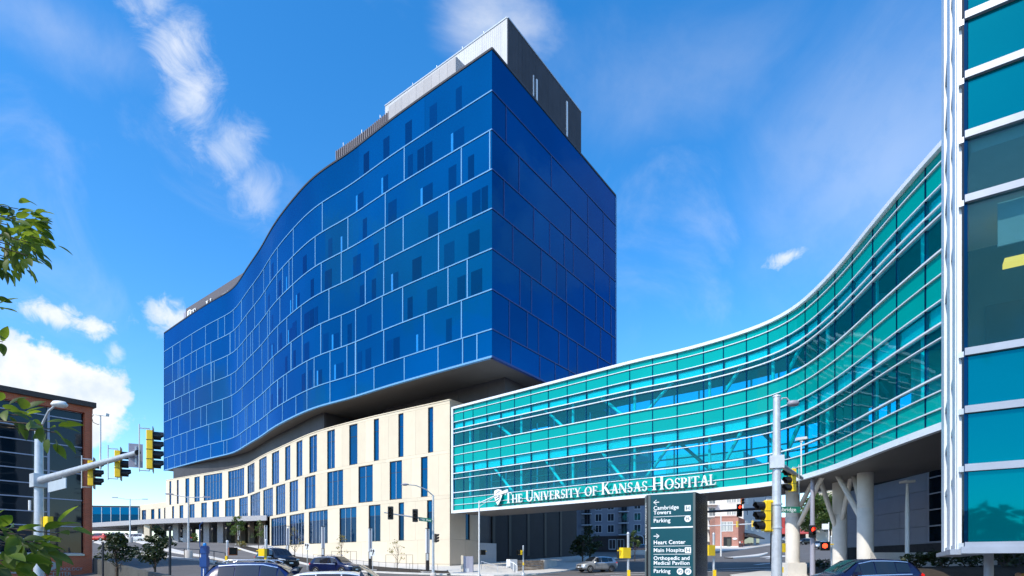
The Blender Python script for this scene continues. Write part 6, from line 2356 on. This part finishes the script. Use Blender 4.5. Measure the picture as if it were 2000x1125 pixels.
MB().box(rx_ - 4, rx_ + 4, 207.1, 216, 6, Z(1010, 207)).build('upper_wall', 'red_roof', rr)
MB().box(rx_ + 1.5, rx_ + 2.6, 206.9, 207.05, Z(1026, 207), Z(1018, 207)).build('window', 'win_dark', rr)
MB().box(rx_ + 4.2, rx_ + 20, 212, 220, 6, Z(1012, 212)).build('side_wall', 'apt_white', rr)
hb = thing('house', 'cream house gable rising behind the concrete struts', 'house', gp(1620, 230))
hx = X(1618, 230)
MB().box(hx, hx + 12, 230, 240, 8, Z(957, 230)).build('wall', 'stone', hb)
MB().box(hx - .4, hx + 12.4, 229.7, 240.3, Z(957, 230) + .01, Z(957, 230) + .6).build('roof', 'dark_metal', hb)
for k in range(4):
    MB().box(hx + 2, hx + 3.6, 229.9, 229.98, 16 + 4.6 * k, 18.4 + 4.6 * k).build('window', 'win_dark', hb)
wb_ = thing('street_banner', 'white box sign on a post up the street beside the trees', 'sign', gp(1612, 140))
x, y, z = gp(1612, 140)
MB().box(x - .7, x + .9, y, y + .3, Z(1034, 140), Z(1023, 140)).build('plate', 'sign_white', wb_)
MB().tube([(x + .9, y + .15, z), (x + .9, y + .15, Z(1020, 140))], .1, 8).build('post', 'white_paint', wb_)

# grey panelled hall behind the columns
ha = thing('panelled_hall', 'pale grey metal panelled hall behind the concrete columns', 'hall', (X(1760, 48), 48, g(X(1760, 48), 48)))
h0, h1 = np.array((X(1640, 57), 57.0)), np.array((X(1800, 44), 44.0))
hd_ = (h1 - h0) / np.linalg.norm(h1 - h0)
hp = Path([h0, h0 + hd_ * 34])
hz = lambda py, D=48: Z(py, D)
slab(mbp := MB(), hp, 0, hp.L, -1, hz(1066), -8, .25, 40)
mbp.build('base_wall', 'apt_dark', ha)
s = 0
while s < hp.L - .1:
    for r in range(4):
        z0 = hz(1065.5) + r * 1.35
        slab(mbp := MB(), hp, s + .012, min(s + 3.4, hp.L) - .012, z0 + .012, z0 + 1.338, -.3, random.uniform(-.004, .004), 9)
        if not (s > 14 and s < 21):
            mbp.build('wall_panel', 'siding', ha)
    s += 3.4
slab(mbp := MB(), hp, 0, hp.L, hz(1065), hz(1065) + 5.5, -8, -.31, 40)
mbp.build('hall_core', 'dark_metal', ha)
zup = hz(1065.5) + 5.45
slab(mbp := MB(), hp, -1, hp.L, zup, zup + .45, -8, .1, 40)
mbp.build('shadow_band', 'seam', ha)
for k in range(11):
    slab(mbp := MB(), hp, k * 3.2 + .012 - 1, k * 3.2 + 3.188 - 1, zup + .46, zup + 5.2, -6, .9, 9)
    mbp.build('upper_panel', 'siding', ha)
    x, y = hp.at(k * 3.2 + .6, .9)
    x2, y2 = hp.at(k * 3.2 + .6, 1.9)
    MB().tube([(x, y, zup + .9), (x2, y2, zup + 1.5)], .045, 6).build('lamp_arm', 'dark_metal', ha)
    MB().lathe([(.12, -.2), (.2, -.1), (.2, .12), (.1, .2)], 10, Matrix.Translation((x2, y2, zup + 1.55))).build('floodlight', 'black', ha)
sw0 = hp.px(1815)
for i in range(3):
    for j in range(5):
        a = sw0 + i * 1.7
        z0 = hz(1063) + j * 1.2
        slab(mbp := MB(), hp, a + .05, a + 1.65, z0 + .05, z0 + 1.15, -.2, .03)
        w = mbp.build('window', 'dark_glass', ha)
        slab(mbp := MB(), hp, a - .05, a + 1.7, z0 - .05, z0 + .045, -.2, .08)
        mbp.build('transom', 'shade_mullion', w)
        slab(mbp := MB(), hp, a - .06, a + .045, z0 + .05, z0 + 1.15, -.2, .07)
        mbp.build('mullion', 'shade_mullion', w)
fl = thing('street_lamp', 'slim white lamp post with a flat square head before the panelled hall', 'street lamp', gp(1772, 36))
x, y, z = gp(1772, 36)
MB().tube([(x, y, z), (x, y, Z(1000, 36)), (x, y, Z(945, 36))], [.13, .12, .07], 12).build('pole', 'white_paint', fl)
MB().box(x - .28, x + .28, y - .35, y + .35, Z(943, 36), Z(939, 36)).build('lamp_head', 'white_paint', fl)
rw2 = thing('low_wall', 'low dark concrete wall on the bank under the glass pavilion', 'wall', (X(1760, 36), 36, 1.5))
MB().box(X(1700, 36), X(2100, 36), 36, 36.4, 0, Z(1079, 36)).build('wall_block', 'concrete', rw2)

# ------------------------------------------------------------------ people


def person(label, loc, heading, pose, shirt, trousers, hair, h=1.72, group=None):
    """skinned figure, one continuous body; clothes and hair are children"""
    t = thing('person', label, 'person', loc, R(heading), group)
    M = Matrix.Translation(loc) @ Matrix.Rotation(R(heading), 4, 'Z') @ Matrix.Scale(h / 1.72, 4)

    def skin(name, verts, edges, radii, material, lvl=1):
        me = bpy.data.meshes.new(name)
        me.from_pydata([M @ Vector(v) for v in verts], edges, [])
        o = bpy.data.objects.new(name, me)
        C.objects.link(o)
        o.modifiers.new('skin', 'SKIN')
        for i, r in enumerate(radii):
            me.skin_vertices[0].data[i].radius = (r[0] * h / 1.72, r[1] * h / 1.72) if isinstance(r, tuple) else (r * h / 1.72, r * h / 1.72)
        me.skin_vertices[0].data[0].use_root = True
        s = o.modifiers.new('sub', 'SUBSURF')
        s.levels = s.render_levels = lvl
        bpy.context.view_layer.update()
        dg = bpy.context.evaluated_depsgraph_get()
        m2 = bpy.data.meshes.new_from_object(o.evaluated_get(dg))
        bpy.data.objects.remove(o)
        inv = (Matrix.Translation(t.location) @ Matrix.Rotation(t.rotation_euler.z, 4, 'Z')).inverted()
        m2.transform(inv)
        m2.materials.clear()
        m2.materials.append(MT[material])
        for p in m2.polygons:
            p.use_smooth = True
        ob = bpy.data.objects.new(name, m2)
        C.objects.link(ob)
        ob.parent = t
        return ob
    st = .16 if pose == 'walk' else 0.02
    V = [(0, 0, .93), (0, 0, 1.12), (0, 0, 1.36), (0, 0, 1.47), (.01, 0, 1.55), (.015, 0, 1.645), (0, 0, 1.71),
         (0, .17, 1.39), (-st * .6, .22, 1.12), (st * .6, .23, .90), (st, .22, .82), (0, -.17, 1.39), (st * .6, -.22, 1.12), (st * 1.4, -.23, .92), (st * 2, -.22, .84),
         (0, .09, .88), (st, .10, .50), (st * .9, .10, .10), (st * .9 + .14, .11, .03), (0, -.09, .88), (-st, -.10, .50), (-st * 1.9, -.10, .12), (-st * 1.9 + .14, -.11, .03)]
    E = [(0, 1), (1, 2), (2, 3), (3, 4), (4, 5), (5, 6), (2, 7), (7, 8), (8, 9), (9, 10), (2, 11), (11, 12), (12, 13), (13, 14), (0, 15), (15, 16), (16, 17), (17, 18), (0, 19), (19, 20), (20, 21), (21, 22)]
    Rr = [(.12, .16), (.10, .14), (.11, .17), .055, (.075, .07), (.10, .08), (.05, .045), .06, .042, .032, .04, .06, .042, .032, .04, .085, .062, .045, .04, .085, .062, .045, .04]
    skin('body', V, E, Rr, 'skin')
    skin('shirt', [V[0], V[1], V[2], (0, 0, 1.43), V[7], V[8], V[11], V[12]], [(0, 1), (1, 2), (2, 3), (2, 4), (4, 5), (2, 6), (6, 7)], [(.135, .175), (.115, .155), (.125, .185), .07, .075, .056, .075, .056], shirt)
    skin('trousers', [(0, 0, .96), V[15], V[16], (V[17][0], V[17][1], .12), V[19], V[20], (V[21][0], V[21][1], .14)], [(0, 1), (1, 2), (2, 3), (0, 4), (4, 5), (5, 6)], [(.13, .17), .095, .075, .06, .095, .075, .06], trousers)
    skin('hair', [(-.02, 0, 1.68), (-.07, 0, 1.60), (-.085, 0, 1.50)], [(0, 1), (1, 2)], [(.09, .092), (.055, .085), (.03, .06)], hair)
    hd = MB()
    for y in (.035, -.035):
        hd.lathe([(.001, .012), (.011, .006), (.012, -.004), (.001, -.012)], 8, M @ Matrix.Translation((.098, y, 1.625)))
    hd.build('eyes', 'hair_dark', t)
    return t


px_, D_p = 1991, 14.2
person('person with blond hair walking out of the right bottom corner', (X(px_, D_p), D_p, -.36), 150, 'walk', 'shirt_lilac', 'cloth_dark', 'hair_blond', 1.72)
person('person in a white top standing by the salmon brick shop corner', (X(1445, 134), 134, g(X(1445, 134), 134) + .14), -80, 'stand', 'shirt_white', 'cloth_dark', 'hair_dark', 1.7)
person('person in a red top beside the one in white at the brick shop', (X(1449.5, 134.5), 134.5, g(X(1449.5, 134.5), 134.5) + .14), -140, 'stand', 'shirt_red', 'cloth_dark', 'hair_dark', 1.74)

# ------------------------------------------------------------------ near branches reaching in from the left
lt = thing('overhanging_tree', 'broad leaved tree whose branches reach in at the left edge', 'tree', (-5.4, 3.6, 0))
rng = random.Random(77)
Nl = 7
vs, fs = [], []
for i in range(Nl):
    f = i / (Nl - 1)
    w = .275 * math.sin(math.pi * min(1, f * .93 + .05)) ** .8 * (1.15 - .5 * f)
    if i == Nl - 1:
        w = .004
    dz_ = -.16 * f * f
    vs += [(f, w, dz_ + w * .32), (f, 0, dz_), (f, -w, dz_ + w * .32)]
for i in range(Nl - 1):
    k = i * 3
    fs += [(k, k + 3, k + 4, k + 1), (k + 1, k + 4, k + 5, k + 2)]
leaf_me = bpy.data.meshes.new('leaf')
leaf_me.from_pydata(vs, [], fs)
leaf_me.polygons.foreach_set('use_smooth', [True] * len(fs))
leaf_me.materials.append(MT['leaf_near'])
root_inv = Matrix.Translation(lt.location).inverted()
trunk = MB().tube([(-5.4, 3.6, -.2), (-5.35, 3.6, 1.2), (-5.45, 3.65, 2.6), (-5.3, 3.7, 4.4), (-5.2, 3.7, 6.2)], [.17, .14, .12, .08, .03], 12)
trunk.build('trunk', 'bark', lt)


def leaf_at(p, d, size, roll):
    d = Vector(d).normalized()
    up = Vector((0, 0, 1))
    y = up.cross(d)
    y = y.normalized() if y.length > .05 else Vector((0, 1, 0))
    z = d.cross(y)
    Mx = Matrix(((d.x, y.x, z.x, 0), (d.y, y.y, z.y, 0), (d.z, y.z, z.z, 0), (0, 0, 0, 1)))
    M = Matrix.Translation(p) @ Mx @ Matrix.Rotation(roll, 4, 'X') @ Matrix.Scale(size, 4)
    shared('leaf', leaf_me, lt, root_inv @ M)


def twig(pts, r):
    MB().tube(pts, r, 6).build('branch', 'bark', lt)


def spray(tip_px, tip_py, D, base, n, size, spread_px, droop=.15):
    """leaves whorled along a twig that ends near a given spot of the air"""
    tip = P(tip_px, tip_py, D)
    base = Vector(base)
    mid = base + (tip - base) * .6 + Vector((0, 0, .12))
    twig([base, mid, tip], [.02, .010, .003])
    for i in range(n):
        q = Vector((rng.gauss(0, 1), rng.gauss(0, 1), rng.gauss(0, 1))) * spread_px
        d = q.normalized() * rng.uniform(.4, 1.0) + (tip - mid).normalized() * .5 + Vector((0, 0, rng.uniform(-.5, .1)))
        leaf_at(tip + q * .8, d, size * rng.uniform(.7, 1.15), rng.uniform(-.9, .9))


# upper cluster (4.6 m away)
b1 = (-5.32, 3.8, 4.0)
for tx, ty, n in ((84, 468, 9), (66, 430, 9), (36, 408, 9), (56, 500, 10), (18, 440, 12), (28, 508, 11), (2, 478, 12), (-8, 430, 9), (42, 455, 13), (8, 515, 8), (52, 432, 10), (62, 475, 12), (20, 475, 13), (40, 485, 12), (30, 430, 10), (-10, 500, 10)):
    spray(tx, ty, 4.6 + rng.uniform(-.3, .3), b1, n, .108, .062)
b2 = (-5.35, 3.7, 3.2)
spray(-4, 603, 4.4, b2, 4, .12, .03)
spray(6, 668, 4.4, b2, 5, .13, .03)
spray(-12, 585, 4.4, b2, 3, .12, .03)
# lower boughs, closer
b3 = (-5.3, 3.5, 2.35)
for tx, ty, n in ((112, 845, 5), (85, 830, 6), (50, 812, 6), (100, 838, 4), (20, 800, 6), (-5, 795, 5)):
    spray(tx, ty, 3.5 + rng.uniform(-.2, .2), b3, n, .115, .045)
b4 = (-5.3, 3.4, 1.75)
for tx, ty, n, D in ((112, 1042, 5, 2.9), (84, 1062, 6, 2.8), (50, 1045, 6, 2.8), (55, 1072, 6, 2.7), (12, 1060, 8, 2.7), (5, 1095, 8, 2.6), (-10, 1040, 7, 2.8), (28, 1045, 6, 2.9), (-10, 1115, 6, 2.6)):
    spray(tx, ty, D, b4, n, .118, .05)
mb = MB()
for q in range(26):
    leaf_cloud(mb, (rng.uniform(-6.6, -3.9), rng.uniform(.3, 2.6), rng.uniform(3.0, 6.2)), (.6, .6, .4), 26, .15, rng=rng)
mb.build('crown', 'leaf_near', lt)  # out-of-view leaf clumps added to shade the lower boughs
